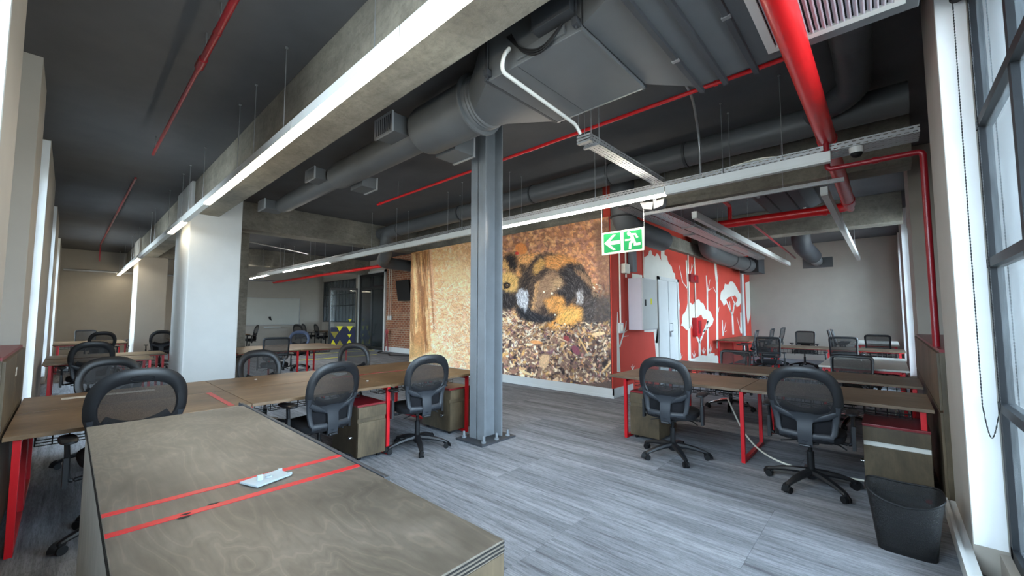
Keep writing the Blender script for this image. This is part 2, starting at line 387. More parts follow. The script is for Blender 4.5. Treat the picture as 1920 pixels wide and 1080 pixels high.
wn = 0
def window(a, b, right):
    global wn; wn += 1
    WZ0 = SILL.get(('r' if right else 'l', a), globals()['WZ0'])
    base = (YR if right else XL) - .17
    m = MB()
    def P(t, d, z): return (t, base + d, z) if right else (base + d, t, z)
    def bx(t0, t1, z0, z1, d0=-.03, d1=.03): m.box(P(t0, d0, z0), P(t1, d1, z1))
    bx(a, b, WZ0, WZ0 + .06); bx(a, b, WZ1 - .06, WZ1); bx(a, a + .06, WZ0, WZ1); bx(b - .06, b, WZ0, WZ1)
    nv = max(2, round((b - a) / .85)); zs = [z for z in (.96, 1.77, 2.59) if z > WZ0 + .2]
    ts = [a + (b - a) * k / nv for k in range(nv + 1)]
    for t in ts[1:-1]: bx(t - .025, t + .025, WZ0, WZ1)
    for z in zs: bx(a, b, z - .025, z + .025, -.035, .035)
    o = struct(m, 'window_%d' % wn, 'window_steel')
    zz = [WZ0] + zs + [WZ1]
    for t0, t1 in zip(ts, ts[1:]):
        for z0, z1 in zip(zz, zz[1:]):
            MB().box(P(t0 + .02, -.004, z0 + .02), P(t1 - .02, .004, z1 - .02)).build('pane', 'window_glass', o)
    sl = MB()
    if right: sl.box((a, base - .2, WZ0 - .0), (b, base - .03, WZ0 + .02))
    else: sl.box((base - .2, a, WZ0), (base - .03, b, WZ0 + .02))
    sl.build('window_sill', 'white_paint', o)
    rv = MB()   # added lining on the pilaster's far reveal, daylight put into its pale colour
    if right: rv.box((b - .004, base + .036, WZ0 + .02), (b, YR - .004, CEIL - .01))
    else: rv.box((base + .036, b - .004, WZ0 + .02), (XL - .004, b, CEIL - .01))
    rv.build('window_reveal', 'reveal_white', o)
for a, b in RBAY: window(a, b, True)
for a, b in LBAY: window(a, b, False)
# white trunking along the foot of the right wall, skirting of the left one
struct(MB().box((.15, YR, 0), (4.45, YR + .055, .12)).box((.15, YR + .04, .10), (4.45, YR + .06, .135)), 'baseboard_right', 'white_paint')
struct(MB().box((XL, .15, 0), (XL + .02, 3.3, .12)), 'baseboard_left', 'white_paint')

# far ends of the wings, the core block
struct(MB().box((XE, -.9, 0), (XE + .2, YM + .2, CEIL)), 'wall_far_right', 'wall_paint')
struct(MB().box((-.9, YE, 0), (9.2, YE + .2, CEIL)), 'wall_far_left', 'wall_paint')
struct(MB().box((XM, YM + .02, 0), (XM + .15, 10.1, BEAM - .02)), 'wall_mural', 'white_paint')
wr = struct(MB().box((XM, YM, 0), (XE, YM + .15, CEIL)), 'wall_red', 'mural_red')
struct(MB().box((XM + .15, 9.95, 0), (9.2, 10.1, CEIL)), 'wall_core_end', 'wall_paint')
# brick wall with door and window at the far left
DY0, DY1, WY0, WY1 = 15.55, 17.75, 18.15, 21.75
struct(MB().box((9.0, 10.1, 0), (9.2, DY0, CEIL)), 'wall_brick', 'brick')
struct(MB().box((9.0, DY0, 3.32), (9.2, DY1, CEIL)).box((9.0, DY1, 0), (9.2, WY0, CEIL)).box((9.0, WY0, 0), (9.2, WY1, 1.15)).box((9.0, WY0, 3.22), (9.2, WY1, CEIL)).box((9.0, WY1, 0), (9.2, YE, CEIL)), 'wall_partition', 'wall_paint')
# room behind the partition, daylit by its own window
struct(MB().box((13, 12, 0), (13.2, 22, 1.0)).box((13, 12, 2.6), (13.2, 22, CEIL)).box((13, 12, 1), (13.2, 17.5, 2.6)).box((9.2, 12, 0), (13, 12.1, CEIL)).box((9.2, YE, 0), (13, YE + .2, CEIL)), 'wall_back_room', 'white_paint')
m = MB()
for k in range(12): m.box((13.05, 17.5 + k * .4, 1), (13.09, 17.53 + k * .4, 2.6))
for z in (1.0, 1.5, 2.0, 2.55): m.box((13.05, 17.5, z), (13.09, 22, z + .03))
struct(m, 'window_30', 'black_steel')
# baseboards
struct(MB().box((XM - .02, YM - .02, 0), (XM, 10.1, .17)).box((XM - .03, YM - .03, 0), (XM, 10.1, .05)).box((XM - .02, YM - .02, 0), (XM + .75, YM, .17)), 'baseboard_mural', 'white_paint')
struct(MB().box((8.97, 10.1, 0), (9.0, DY0 - .08, .2)), 'baseboard_brick', 'white_paint')

# beams and pillars
def beam(name, a, b):
    mb = MB().box(a, b); o = struct(mb, name, 'concrete', bevel=.012); return o
beam('trim_1', (1.44, -.3, BEAM), (1.82, YE, CEIL))
beam('trim_2', (2.19, 9.95, BEAM), (XM + .1, 10.45, CEIL))
beam('trim_3', (6.74, -.3, BEAM), (7.15, 9.95, CEIL))
beam('trim_4', (10.85, -.3, BEAM), (11.3, YM, CEIL))
beam('trim_5', (1.79, 16.9, BEAM), (9.0, 17.4, CEIL))
struct(MB().box((XM, YM - .12, 3.0), (XE, YM, 3.3)), 'trim_6', 'concrete')
pil = struct(MB().box((1.39, 9.1, 0), (2.19, 10.5, CEIL)), 'wall_pillar_near', 'white_paint', bevel=.015)
struct(MB().box((1.39, 17.0, 0), (2.1, 18.4, CEIL)), 'wall_pillar_far', 'wall_paint', bevel=.015)
# slim concrete column beside the white pillar
struct(MB().box((2.62, 11.2, 0), (2.86, 11.5, CEIL)), 'wall_column', 'concrete')
# white end post of the red wall
struct(MB().box((15.5, YM - .06, 0), (15.75, YM, 3.0)), 'trim_7', 'white_paint')

# steel column with base plate and bolts
sc_ = thing('steel_column', 'blue-grey painted steel H column on a bolted base plate', 'column', (3.48, 3.62, 0))
x0, x1, y0, y1, t = 3.33, 3.63, 3.50, 3.76, .018
MB().box((x0, y0, .02), (x0 + t, y1, CEIL)).box((x1 - t, y0, .02), (x1, y1, CEIL)).box((x0, (y0 + y1) / 2 - t / 2, .02), (x1, (y0 + y1) / 2 + t / 2, CEIL)).build('column_shaft', 'column_paint', sc_, bevel=.004)
MB().box((3.2, 3.4, .0), (3.76, 3.86, .02)).build('base_plate', 'dark_grey', sc_, bevel=.003)
for q in ((3.28, 3.46), (3.48, 3.45), (3.68, 3.46), (3.28, 3.8), (3.7, 3.8)):
    MB().lathe((q[0], q[1], .02), [(.028, 0), (.028, .02), (.014, .022), (.014, .07), (.01, .075)], 8).build('anchor_bolt', 'column_paint', sc_)

# ================================================================== MURAL (printed photograph on the wall) and red wall painting
def paint_mural():
    NU, NV = 560, 280
    ys = np.linspace(YM + .03, 10.08, NU); zs = np.linspace(.17, BEAM - .02, NV)
    Yg, Zg = np.meshgrid(ys, zs)
    P = np.stack([np.full_like(Yg, XM - .012), Yg, Zg - CAMH], -1) @ ROT      # camera coordinates
    px = CX + P[..., 0] / P[..., 2] * FPX; py = CY - P[..., 1] / P[..., 2] * FPX
    A = (px - 760) * 3.1775; B = (py - 400) * 3.1775                            # print coordinates
    rs = np.random.RandomState(3)
    def fbm(fx, fy, oct_=4, seed=0):
        r_ = np.random.RandomState(seed); out = np.zeros_like(A); amp = 1.0
        for o_ in range(oct_):
            g = r_.rand(64, 64); u = (A * fx * 2 ** o_ / 100 + 1000) % 63; v = (B * fy * 2 ** o_ / 100 + 1000) % 63
            i, j = u.astype(int), v.astype(int); a, b = u - i, v - j; a = a * a * (3 - 2 * a); b = b * b * (3 - 2 * b)
            out += amp * (g[j, i] * (1 - a) * (1 - b) + g[j, i + 1] * a * (1 - b) + g[j + 1, i] * (1 - a) * b + g[j + 1, i + 1] * a * b - .5); amp *= .55
        return out
    A0, B0 = A.copy(), B.copy()
    def sm(a, b, x): t = np.clip((x - a) / (b - a), 0, 1); return (t * t * (3 - 2 * t))[..., None]
    def col(*c): return np.array(c, float)
    img = np.empty(Yg.shape + (3,)); tl = sm(150, 620, A); dn = sm(330, 800, B)
    top = col(226, 164, 104) * (1 - tl) + col(166, 106, 72) * tl
    bot = col(250, 208, 156) * (1 - tl) + col(120, 90, 74) * tl
    img[:] = top * (1 - dn) + bot * dn
    rb = sm(850, 1230, A) * sm(450, 620, B); img[:] = img * (1 - rb * .7) + col(52, 44, 42) * rb * .7
    def rc(x, y):   # row, column of a print point
        p = atX(760 + x / 3.1775, 400 + y / 3.1775, XM - .012)
        return (p[2] - zs[0]) / (zs[1] - zs[0]), (p[1] - ys[0]) / (ys[1] - ys[0])
    def span(cx, cy, r):
        q = [rc(cx + i * r, cy + j * r) for i in (-1, 1) for j in (-1, 1)]
        r0, r1 = int(max(0, min(a for a, b in q))), int(min(NV, max(a for a, b in q) + 2)); c0, c1 = int(max(0, min(b for a, b in q))), int(min(NU, max(b for a, b in q) + 2))
        return None if r1 <= r0 or c1 <= c0 else (slice(r0, r1), slice(c0, c1))
    def leaf(cx, cy, L, W, ang, c, al=.9, bend=0):
        nonlocal img
        s_ = span(cx, cy, L + 3)
        if s_ is None: return
        a = A[s_] - cx; b = B[s_] - cy; ca, sa = math.cos(ang), math.sin(ang)
        u = a * ca + b * sa; v = -a * sa + b * ca + bend * (a * ca + b * sa) ** 2 / max(L, 1)
        d = (u / L) ** 2 + (v / W) ** 2
        k = (np.clip((1.15 - d) / .5, 0, 1) * al)[..., None]
        img[s_] = img[s_] * (1 - k) + np.array(c) * k
    pal_l = [(252, 212, 162), (240, 178, 122), (220, 150, 98), (255, 230, 198), (232, 172, 136), (198, 128, 90), (248, 194, 138)]
    pal_t = [(192, 126, 86), (146, 92, 70), (228, 156, 94), (240, 182, 122), (112, 72, 60), (176, 118, 100), (214, 150, 112)]
    pal_b = [(244, 208, 164), (222, 168, 114), (62, 46, 46), (40, 30, 32), (192, 130, 82), (252, 234, 208), (238, 196, 150), (146, 100, 80), (166, 106, 96), (104, 68, 80), (228, 172, 96), (84, 60, 52), (248, 222, 186)]
    for k in range(9000):
        x, y = rs.uniform(10, 1240), rs.uniform(20, 1010)
        if x < 420:
            c = pal_l[rs.randint(len(pal_l))]; al = .32 if y < 420 else .6; L = rs.uniform(6, 22); W = L * rs.uniform(.12, .45)
        elif y < 420:
            c = pal_t[rs.randint(len(pal_t))]; al = .55; L = rs.uniform(7, 22); W = L * rs.uniform(.3, .6)
        else:
            c = np.array(pal_b[rs.randint(len(pal_b))], float) * (1.0 if x < 800 else rs.uniform(.55, 1.0)); al = .85; L = rs.uniform(5, 16 if rs.rand() < .85 else 30); W = L * rs.uniform(.18, .55)
        leaf(x, y, L, W, rs.uniform(0, math.pi), c, al, rs.uniform(-.5, .5))
    img[:] = img * (1 - .0) ; gl = np.exp(-(((A - 330) / 120) ** 2 + ((B - 400) / 150) ** 2))[..., None]; img[:] = img * (1 - .5 * gl) + col(255, 226, 168) * .5 * gl
    def poly(pts, c, soft=6, al=1.0, z3=False):
        q = np.array(pts, float)
        if z3: q = np.stack([((930 + q[:, 0] / 5.4) - 760) * 3.1775, ((440 + q[:, 1] / 5.4) - 400) * 3.1775], 1)
        s_ = span(q[:, 0].mean(), q[:, 1].mean(), max(np.ptp(q[:, 0]), np.ptp(q[:, 1])) + 20)
        if s_ is None: return
        a, b = A[s_], B[s_]; ins = np.zeros(a.shape, bool); dist = np.full(a.shape, 1e9)
        for (x0_, y0_), (x1_, y1_) in zip(q, np.roll(q, -1, 0)):
            cnd = ((y0_ > b) != (y1_ > b)); xi = (x1_ - x0_) * (b - y0_) / (y1_ - y0_ + 1e-9) + x0_; ins ^= cnd & (a < xi)
            dx, dy = x1_ - x0_, y1_ - y0_; tt = np.clip(((a - x0_) * dx + (b - y0_) * dy) / (dx * dx + dy * dy + 1e-9), 0, 1)
            dist = np.minimum(dist, np.hypot(a - x0_ - tt * dx, b - y0_ - tt * dy))
        sd = np.where(ins, dist, -dist); k = (np.clip(.5 + sd / (2 * soft), 0, 1) * al)[..., None]
        img[s_] = img[s_] * (1 - k) + np.array(c, float) * k
    # tree trunks at the left of the print
    poly([(15, 240), (140, 215), (132, 420), (142, 600), (154, 820), (20, 870)], (188, 126, 74), 6, .95)
    for pts, c in (([(40, 240), (60, 240), (72, 480), (76, 700), (60, 720), (54, 460)], (240, 190, 128)), ([(62, 240), (84, 232), (110, 480), (136, 800), (118, 810), (90, 520)], (138, 84, 48)),
                   ([(100, 230), (126, 222), (120, 420), (114, 540), (98, 380)], (150, 88, 46)), ([(86, 240), (98, 236), (106, 430), (98, 430)], (238, 178, 112)), ([(18, 420), (44, 440), (54, 840), (20, 850)], (150, 104, 64)), ([(24, 240), (34, 240), (36, 420), (24, 430)], (108, 66, 40)), ([(118, 560), (132, 560), (150, 815), (136, 815)], (226, 172, 112))):
        poly(pts, c, 4, .85)
    poly([(134, 214), (155, 212), (173, 420), (191, 690), (166, 700), (150, 440)], (226, 166, 120), 3, 1); poly([(134, 214), (143, 213), (160, 440), (176, 690), (166, 700), (150, 440)], (160, 100, 62), 3, .8)
    for k in range(90): leaf(rs.uniform(24, 140), rs.uniform(240, 830), rs.uniform(16, 50), rs.uniform(1.2, 3.2), math.pi / 2 + rs.uniform(-.14, .1), ((246, 206, 150), (112, 68, 40))[k % 2], .5)
    poly([(120, 850), (20, 880), (20, 760), (90, 800)], (206, 164, 104), 16, .6)
    for k in range(420):   # dry stalks
        x, y = rs.uniform(160, 420), rs.uniform(430, 900); leaf(x, y, rs.uniform(16, 48), rs.uniform(.9, 2.0), rs.uniform(-.9, .9) + (math.pi / 2 if k % 5 == 0 else 0), ((255, 232, 198), (196, 128, 80), (244, 190, 134))[k % 3], .7, rs.uniform(-.6, .6))
    for k in range(160):
        x, y = rs.uniform(560, 800), rs.uniform(560, 760); leaf(x, y, rs.uniform(10, 34), rs.uniform(1.0, 2.2), rs.uniform(-.9, .9), ((255, 236, 206), (96, 62, 50), (232, 190, 142))[k % 3], .8, rs.uniform(-.6, .6))
    before = img.copy()
    # the sleeping animal: ragged fur edges come from warping the print coordinates
    A = A0 + 13 * fbm(16, 10, 3, 11) + 6 * fbm(4, 4, 2, 12); B = B0 + 13 * fbm(10, 16, 3, 13) + 6 * fbm(4, 4, 2, 14)
    Z3 = dict(z3=True)
    poly([(50, 560), (60, 400), (220, 380), (300, 250), (420, 195), (560, 190), (720, 225), (840, 285), (910, 380), (965, 500), (990, 620), (995, 770), (930, 890), (860, 935), (700, 955), (560, 965), (465, 925), (400, 885), (250, 855), (205, 740), (60, 765)], (58, 44, 38), 8, 1, **Z3)
    poly([(870, 660), (1000, 610), (1170, 620), (1175, 900), (960, 930), (880, 880)], (56, 50, 48), 26, .85, **Z3)
    poly([(205, 235), (330, 190), (430, 190), (330, 300), (250, 440), (195, 410)], (226, 148, 82), 9, 1, **Z3)
    poly([(370, 390), (378, 310), (450, 240), (505, 260), (470, 350), (400, 410)], (190, 136, 70), 8, 1, **Z3)
    poly([(490, 225), (640, 202), (770, 232), (865, 300), (720, 292), (620, 360), (560, 345), (495, 335)], (206, 130, 66), 10, 1, **Z3)
    poly([(440, 470), (560, 365), (650, 395), (750, 440), (650, 560), (530, 640), (485, 700), (405, 785), (365, 745), (405, 560)], (142, 106, 80), 12, 1, **Z3)
    poly([(560, 480), (640, 430), (745, 445), (660, 540), (570, 560)], (176, 138, 98), 14, .8, **Z3)
    poly([(640, 395), (760, 300), (880, 340), (960, 480), (965, 610), (880, 630), (820, 600), (720, 690), (640, 625), (590, 600), (700, 500)], (34, 28, 28), 14, 1, **Z3)
    poly([(790, 335), (900, 395), (975, 500), (978, 565), (920, 500), (840, 420)], (146, 106, 76), 9, .9, **Z3)
    poly([(485, 670), (600, 610), (690, 635), (705, 745), (765, 700), (862, 740), (872, 860), (760, 935), (600, 965), (470, 920), (560, 880), (645, 800), (555, 790)], (226, 144, 66), 12, 1, **Z3)
    poly([(500, 700), (580, 640), (640, 660), (600, 760), (540, 790)], (198, 132, 70), 14, .7, **Z3)
    poly([(815, 590), (870, 555), (890, 640), (862, 710), (825, 690)], (190, 182, 176), 10, .8, **Z3)
    poly([(205, 740), (330, 735), (400, 800), (470, 815), (610, 850), (560, 885), (400, 890), (250, 855)], (26, 24, 28), 7, 1, **Z3)
    poly([(200, 610), (250, 545), (322, 580), (328, 700), (300, 785), (225, 700)], (206, 206, 212), 7, 1, **Z3)
    poly([(400, 500), (440, 470), (410, 640), (385, 760), (360, 770), (380, 620)], (206, 150, 96), 5, .9, **Z3)
    poly([(50, 390), (160, 365), (228, 450), (215, 570), (130, 600), (50, 540)], (228, 170, 92), 10, 1, **Z3)
    poly([(48, 555), (135, 590), (205, 620), (205, 735), (120, 760), (48, 765)], (34, 28, 28), 10, 1, **Z3)
    poly([(62, 240), (90, 195), (150, 178), (208, 205), (228, 270), (214, 370), (150, 385), (80, 340)], (92, 60, 40), 5, 1, **Z3)
    poly([(92, 240), (130, 205), (185, 225), (205, 300), (200, 370), (140, 330)], (24, 18, 18), 6, 1, **Z3)
    poly([(66, 250), (90, 260), (130, 330), (150, 380), (100, 360), (60, 330)], (206, 150, 80), 6, .9, **Z3)
    poly([(70, 500), (110, 480), (145, 510), (120, 545), (80, 545)], (30, 22, 20), 5, 1, **Z3)
    poly([(100, 505), (120, 505), (120, 522), (100, 522)], (230, 222, 210), 2, 1, **Z3)
    poly([(228, 300), (262, 420), (232, 520), (300, 560), (345, 470), (330, 420), (300, 300)], (38, 30, 28), 10, .85, **Z3)
    poly([(640, 800), (700, 740), (860, 760), (868, 850), (740, 900), (620, 930)], (244, 176, 84), 22, .75, **Z3)
    poly([(-80, 330), (40, 380), (60, 760), (-80, 760)], (44, 36, 34), 10, 1, **Z3)
    A, B = A0, B0
    base = img.copy()
    coat = np.abs(base - before).sum(-1) > 40
    for k in range(8200):   # fur: each hair is a lighter or darker version of the coat under it
        zx, zy = rs.uniform(-60, 1010), rs.uniform(175, 965); x, y = ((930 + zx / 5.4) - 760) * 3.1775, ((440 + zy / 5.4) - 400) * 3.1775
        r_, c_ = rc(x, y); ij = (int(min(max(r_, 0), NV - 1)), int(min(max(c_, 0), NU - 1))); b0 = base[ij]
        if not coat[ij]: continue
        q = rs.rand(); warm = np.array((250., 206., 150.)) if b0[0] > b0[2] * 1.35 else np.array((190., 180., 176.))
        c = b0 * rs.uniform(.35, .8) if q < .45 else b0 + (warm - b0) * rs.uniform(.08, .42)
        if zy > 620 and zx > 460: ang = 2.2 + rs.uniform(-.35, .35)
        elif zx > 780: ang = 1.25 + rs.uniform(-.35, .35)
        else: ang = math.atan2(zy - 640, zx - 560) + math.pi / 2 + rs.uniform(-.4, .4)
        leaf(x, y, rs.uniform(5, 17), rs.uniform(.7, 1.6), ang, np.clip(c, 8, 250), .62, rs.uniform(-.5, .5))
    for k in range(120):    # bright hairs of the tail tip and flank
        zx, zy = (rs.uniform(215, 315), rs.uniform(570, 740)) if k < 80 else (rs.uniform(825, 880), rs.uniform(575, 690)); x, y = ((930 + zx / 5.4) - 760) * 3.1775, ((440 + zy / 5.4) - 400) * 3.1775
        leaf(x, y, rs.uniform(8, 22), rs.uniform(.7, 1.4), 1.35 + rs.uniform(-.35, .35), ((240, 240, 244), (96, 92, 98))[k % 2 == 0], .7)
    for cx, cy, r0, c in ((110, 515, 34, (26, 20, 18)), (112, 514, 15, (120, 84, 50)), (112, 514, 8, (16, 12, 12)), (118, 508, 4, (250, 246, 240)), (485, 580, 11, (240, 224, 196)), (566, 594, 13, (240, 224, 196)), (598, 812, 9, (240, 224, 196)), (630, 545, 8, (226, 206, 180))):
        leaf(((930 + cx / 5.4) - 760) * 3.1775, ((440 + cy / 5.4) - 400) * 3.1775, r0 * .59, r0 * .55, .3, c, 1)
    for t_ in np.linspace(0, 1, 70):   # hair fringe round the ear
        a_ = -2.9 + 3.6 * t_; zx, zy = 145 + 78 * math.cos(a_), 285 + 98 * math.sin(a_)
        leaf(((930 + zx / 5.4) - 760) * 3.1775, ((440 + zy / 5.4) - 400) * 3.1775, 9, 2.2, a_ + 1.57, ((176, 124, 78), (64, 44, 34))[int(t_ * 70) % 2], .9)
    for k in range(260):    # litter lying over its feet
        leaf(rs.uniform(560, 1220), rs.uniform(650, 740) + 0 * k, rs.uniform(6, 20), rs.uniform(1.5, 6), rs.uniform(0, 3.1), np.array(pal_b[rs.randint(len(pal_b))]) * rs.uniform(.6, 1), .8)
    for (x, y, L, W, an, c) in ((1150, 718, 42, 13, -.1, (226, 190, 140)), (1062, 790, 66, 5, 1.05, (214, 170, 108)), (1200, 915, 50, 6, -.8, (222, 178, 120)), (1015, 815, 34, 20, .9, (110, 52, 66)), (960, 745, 22, 15, .6, (122, 40, 44)),
                                (780, 768, 40, 12, .1, (226, 146, 82)), (690, 210, 40, 34, .6, (226, 128, 64)), (665, 238, 12, 10, 0, (206, 54, 44)), (720, 950, 50, 8, .4, (230, 196, 140)), (828, 880, 30, 60, .3, (206, 164, 120)), (1120, 300, 30, 4, 1.0, (176, 130, 104)), (930, 750, 46, 3, .4, (216, 186, 150))):
        leaf(x, y, L, W, an, c, .9)
    poly([(1120, 60), (1180, 40), (1235, 60), (1235, 470), (1160, 500), (1130, 250)], (92, 66, 54), 14, .55)
    img *= (1 + .22 * fbm(30, 30, 3, 21))[..., None]; img = np.clip(255 * (np.clip(img, 0, 400) / 255) ** .86 * 1.1, 0, 255)
    vs = np.stack([np.full(Yg.size, XM - .012), Yg.ravel(), Zg.ravel()], 1)
    idx = np.arange(NU * NV).reshape(NV, NU); q = np.stack([idx[:-1, :-1], idx[1:, :-1], idx[1:, 1:], idx[:-1, 1:]], -1).reshape(-1, 4)
    me = bpy.data.meshes.new('mural_print'); me.vertices.add(len(vs)); me.vertices.foreach_set('co', vs.ravel())
    me.loops.add(q.size); me.loops.foreach_set('vertex_index', q.ravel().astype(np.int32)); me.polygons.add(len(q))
    me.polygons.foreach_set('loop_start', np.arange(0, q.size, 4, dtype=np.int32)); me.update(calc_edges=True)
    c8 = np.clip(img.reshape(-1, 3) / 255, 0, 1); l = np.where(c8 <= .04045, c8 / 12.92, ((c8 + .055) / 1.055) ** 2.4)
    at = me.color_attributes.new('print', 'FLOAT_COLOR', 'POINT'); at.data.foreach_set('color', np.concatenate([l, np.ones((len(l), 1))], 1).ravel().astype(np.float32))
    me.materials.append(MATS['photo_print'])
    o = bpy.data.objects.new('mural_print', me); COL.objects.link(o)
    return o
mo = paint_mural()
mth = thing('wall_mural_panel', 'large photo mural of a curled-up wild dog among dry leaves', 'mural', (XM - .01, 7, .17))
mo.parent = mth; mo.location = -mth.location
MB().box((XM - .0115, YM + .03, .17), (XM, 10.08, BEAM - .02)).build('backing_panel', 'white_paint', mth)

# trees painted on the red wall: flat paint a millimetre proud; points read in a 3.857x view of the photo
def rw(zx, zy, d=.002): p = atY(1140 + zx / 3.857, 420 + zy / 3.857, YM - d); p[2] = max(p[2], .02); return tuple(p)
def flat(pts, name='painted_tree', mat='mural_white', parent=None, fn=rw, d=.002, push=(0, .0015, 0)):
    mb = MB().prism([fn(x, y, d) for x, y in pts], push); o = mb.build(name, mat, parent if parent else wr)
    bm = bmesh.new(); bm.from_mesh(o.data); bmesh.ops.triangulate(bm, faces=[f for f in bm.faces if len(f.verts) > 4]); bm.to_mesh(o.data); bm.free(); return o
def ragged(pts, amp, seed, n=3):
    r = random.Random(seed); out = []
    for (x0, y0), (x1, y1) in zip(pts, pts[1:] + pts[:1]):
        out.append((x0, y0))
        for k in range(1, n): t = k / n; out.append((x0 + (x1 - x0) * t + r.uniform(-amp, amp), y0 + (y1 - y0) * t + r.uniform(-amp, amp)))
    return out
def limbs(segs, name='painted_tree'):
    mb = MB()
    for (x0, y0, x1, y1, w0, w1) in segs:
        dx, dy = x1 - x0, y1 - y0; L = math.hypot(dx, dy); nx, ny = -dy / L, dx / L
        q = [(x0 + nx * w0, y0 + ny * w0), (x1 + nx * w1, y1 + ny * w1), (x1 - nx * w1, y1 - ny * w1), (x0 - nx * w0, y0 - ny * w0)]
        mb.prism([rw(a, b, .003) for a, b in q], (0, .0015, 0))
    return mb.build(name, 'mural_white', wr)
flat(ragged([(262, 240), (290, 225), (296, 195), (312, 190), (322, 225), (340, 235), (352, 212), (372, 235), (385, 265), (384, 190), (392, 170), (402, 178), (408, 220), (428, 235), (440, 285), (462, 310), (470, 345), (485, 360), (492, 420), (500, 470), (515, 545), (517, 620), (505, 640), (508, 980), (360, 980), (348, 900), (330, 780), (262, 780)], 4, 1, 2))   # big crown round the door
flat(ragged([(528, 735), (535, 680), (556, 640), (575, 575), (600, 570), (612, 585), (640, 548), (660, 545), (672, 568), (690, 575), (708, 620), (740, 632), (765, 690), (755, 730), (725, 740), (716, 690), (690, 690), (676, 655), (650, 672), (610, 690), (592, 740), (580, 770), (548, 745)], 5, 2, 2))
flat(ragged([(812, 545), (818, 490), (838, 470), (845, 430), (872, 438), (885, 415), (905, 420), (925, 450), (940, 480), (962, 510), (968, 560), (950, 590), (930, 600), (925, 570), (935, 540), (918, 515), (895, 520), (870, 530), (850, 548), (852, 580), (838, 595)], 4, 3, 2))
limbs([(78, 1070, 70, 740, 12, 6), (70, 740, 69, 635, 6, 2), (84, 890, 128, 745, 5, 4), (128, 745, 132, 700, 4, 3), (104, 815, 150, 808, 3, 1), (112, 790, 145, 765, 3, 1)])
limbs([(590, 985, 582, 480, 11, 7), (582, 480, 568, 262, 8, 6), (584, 400, 604, 330, 4, 2), (604, 330, 606, 285, 2, 1), (598, 345, 618, 290, 2, 1), (578, 470, 540, 420, 4, 2), (540, 420, 515, 300, 3, 1)])
limbs([(792, 900, 788, 420, 7, 8), (788, 420, 774, 275, 8, 8), (784, 500, 760, 455, 3, 1), (792, 420, 797, 365, 3, 1), (796, 640, 804, 600, 3, 1)])
limbs([(724, 960, 718, 480, 7, 5), (718, 480, 711, 372, 5, 3), (720, 500, 738, 400, 3, 1), (728, 480, 748, 465, 3, 1)])
limbs([(664, 960, 662, 860, 8, 7), (662, 860, 592, 700, 7, 5), (662, 860, 724, 700, 7, 5), (680, 800, 650, 680, 5, 3), (636, 800, 655, 720, 4, 2), (690, 780, 740, 735, 4, 3)])
limbs([(906, 800, 900, 660, 6, 6), (900, 660, 850, 545, 5, 4), (900, 660, 918, 560, 5, 4), (910, 600, 945, 540, 3, 2), (888, 640, 880, 560, 3, 2), (912, 570, 895, 525, 3, 2)])
limbs([(964, 790, 960, 640, 6, 4), (960, 780, 932, 675, 3, 1), (966, 730, 982, 660, 2, 1)])
limbs([(832, 810, 826, 695, 4, 3), (834, 800, 852, 710, 3, 1), (846, 780, 858, 770, 2, 1)])
limbs([(360, 970, 345, 760, 12, 14), (352, 860, 368, 640, 8, 3), (345, 760, 352, 560, 10, 8)])
flat(ragged([(560, 990), (600, 975), (640, 965), (700, 950), (760, 935), (800, 960), (800, 1010), (560, 1010)], 8, 5, 4), 'painted_grass')
for gx, gy, h in ((178, 1055, 40), (525, 975, 40), (622, 970, 55), (692, 940, 45), (740, 930, 60)):
    limbs([(gx, gy, gx - 12, gy - h * .7, 3, 1), (gx, gy, gx + 2, gy - h, 3, 1), (gx, gy, gx + 14, gy - h * .75, 3, 1)], 'painted_grass')
flat([(993, 425), (1028, 415), (1030, 660), (1012, 730), (1000, 640)], 'painted_tree')

# ================================================================== CHAIRS
def superell(n, a, b, e):
    out = []
    for k in range(n):
        t = 2 * math.pi * k / n; c, s_ = math.cos(t), math.sin(t)
        out.append((a * math.copysign(abs(c) ** (2 / e), c), b * math.copysign(abs(s_) ** (2 / e), s_)))
    return out
def cushion(mb, c, a, b, e, prof, n=28):
    rings = [[(c[0] + x * k, c[1] + y * k, c[2] + z) for x, y in superell(n, a, b, e)] for k, z in prof]
    vs = [v for r in rings for v in r]; fs = []
    for i in range(len(prof) - 1):
        for k in range(n): fs.append((i * n + k, i * n + (k + 1) % n, (i + 1) * n + (k + 1) % n, (i + 1) * n + k))
    fs.append(tuple(range(n - 1, -1, -1))); fs.append(tuple((len(prof) - 1) * n + k for k in range(n)))
    return mb.add(vs, fs)
MESHES = {}
def part(key, name, mat, parent, fn, **k):
    """make a part once, then share its mesh between all chairs"""
    if key not in MESHES: o = build_local(fn(MB()), name, mat, parent, **k); MESHES[key] = o.data; return o
    o = bpy.data.objects.new(name, MESHES[key]); COL.objects.link(o); o.parent = parent; return o
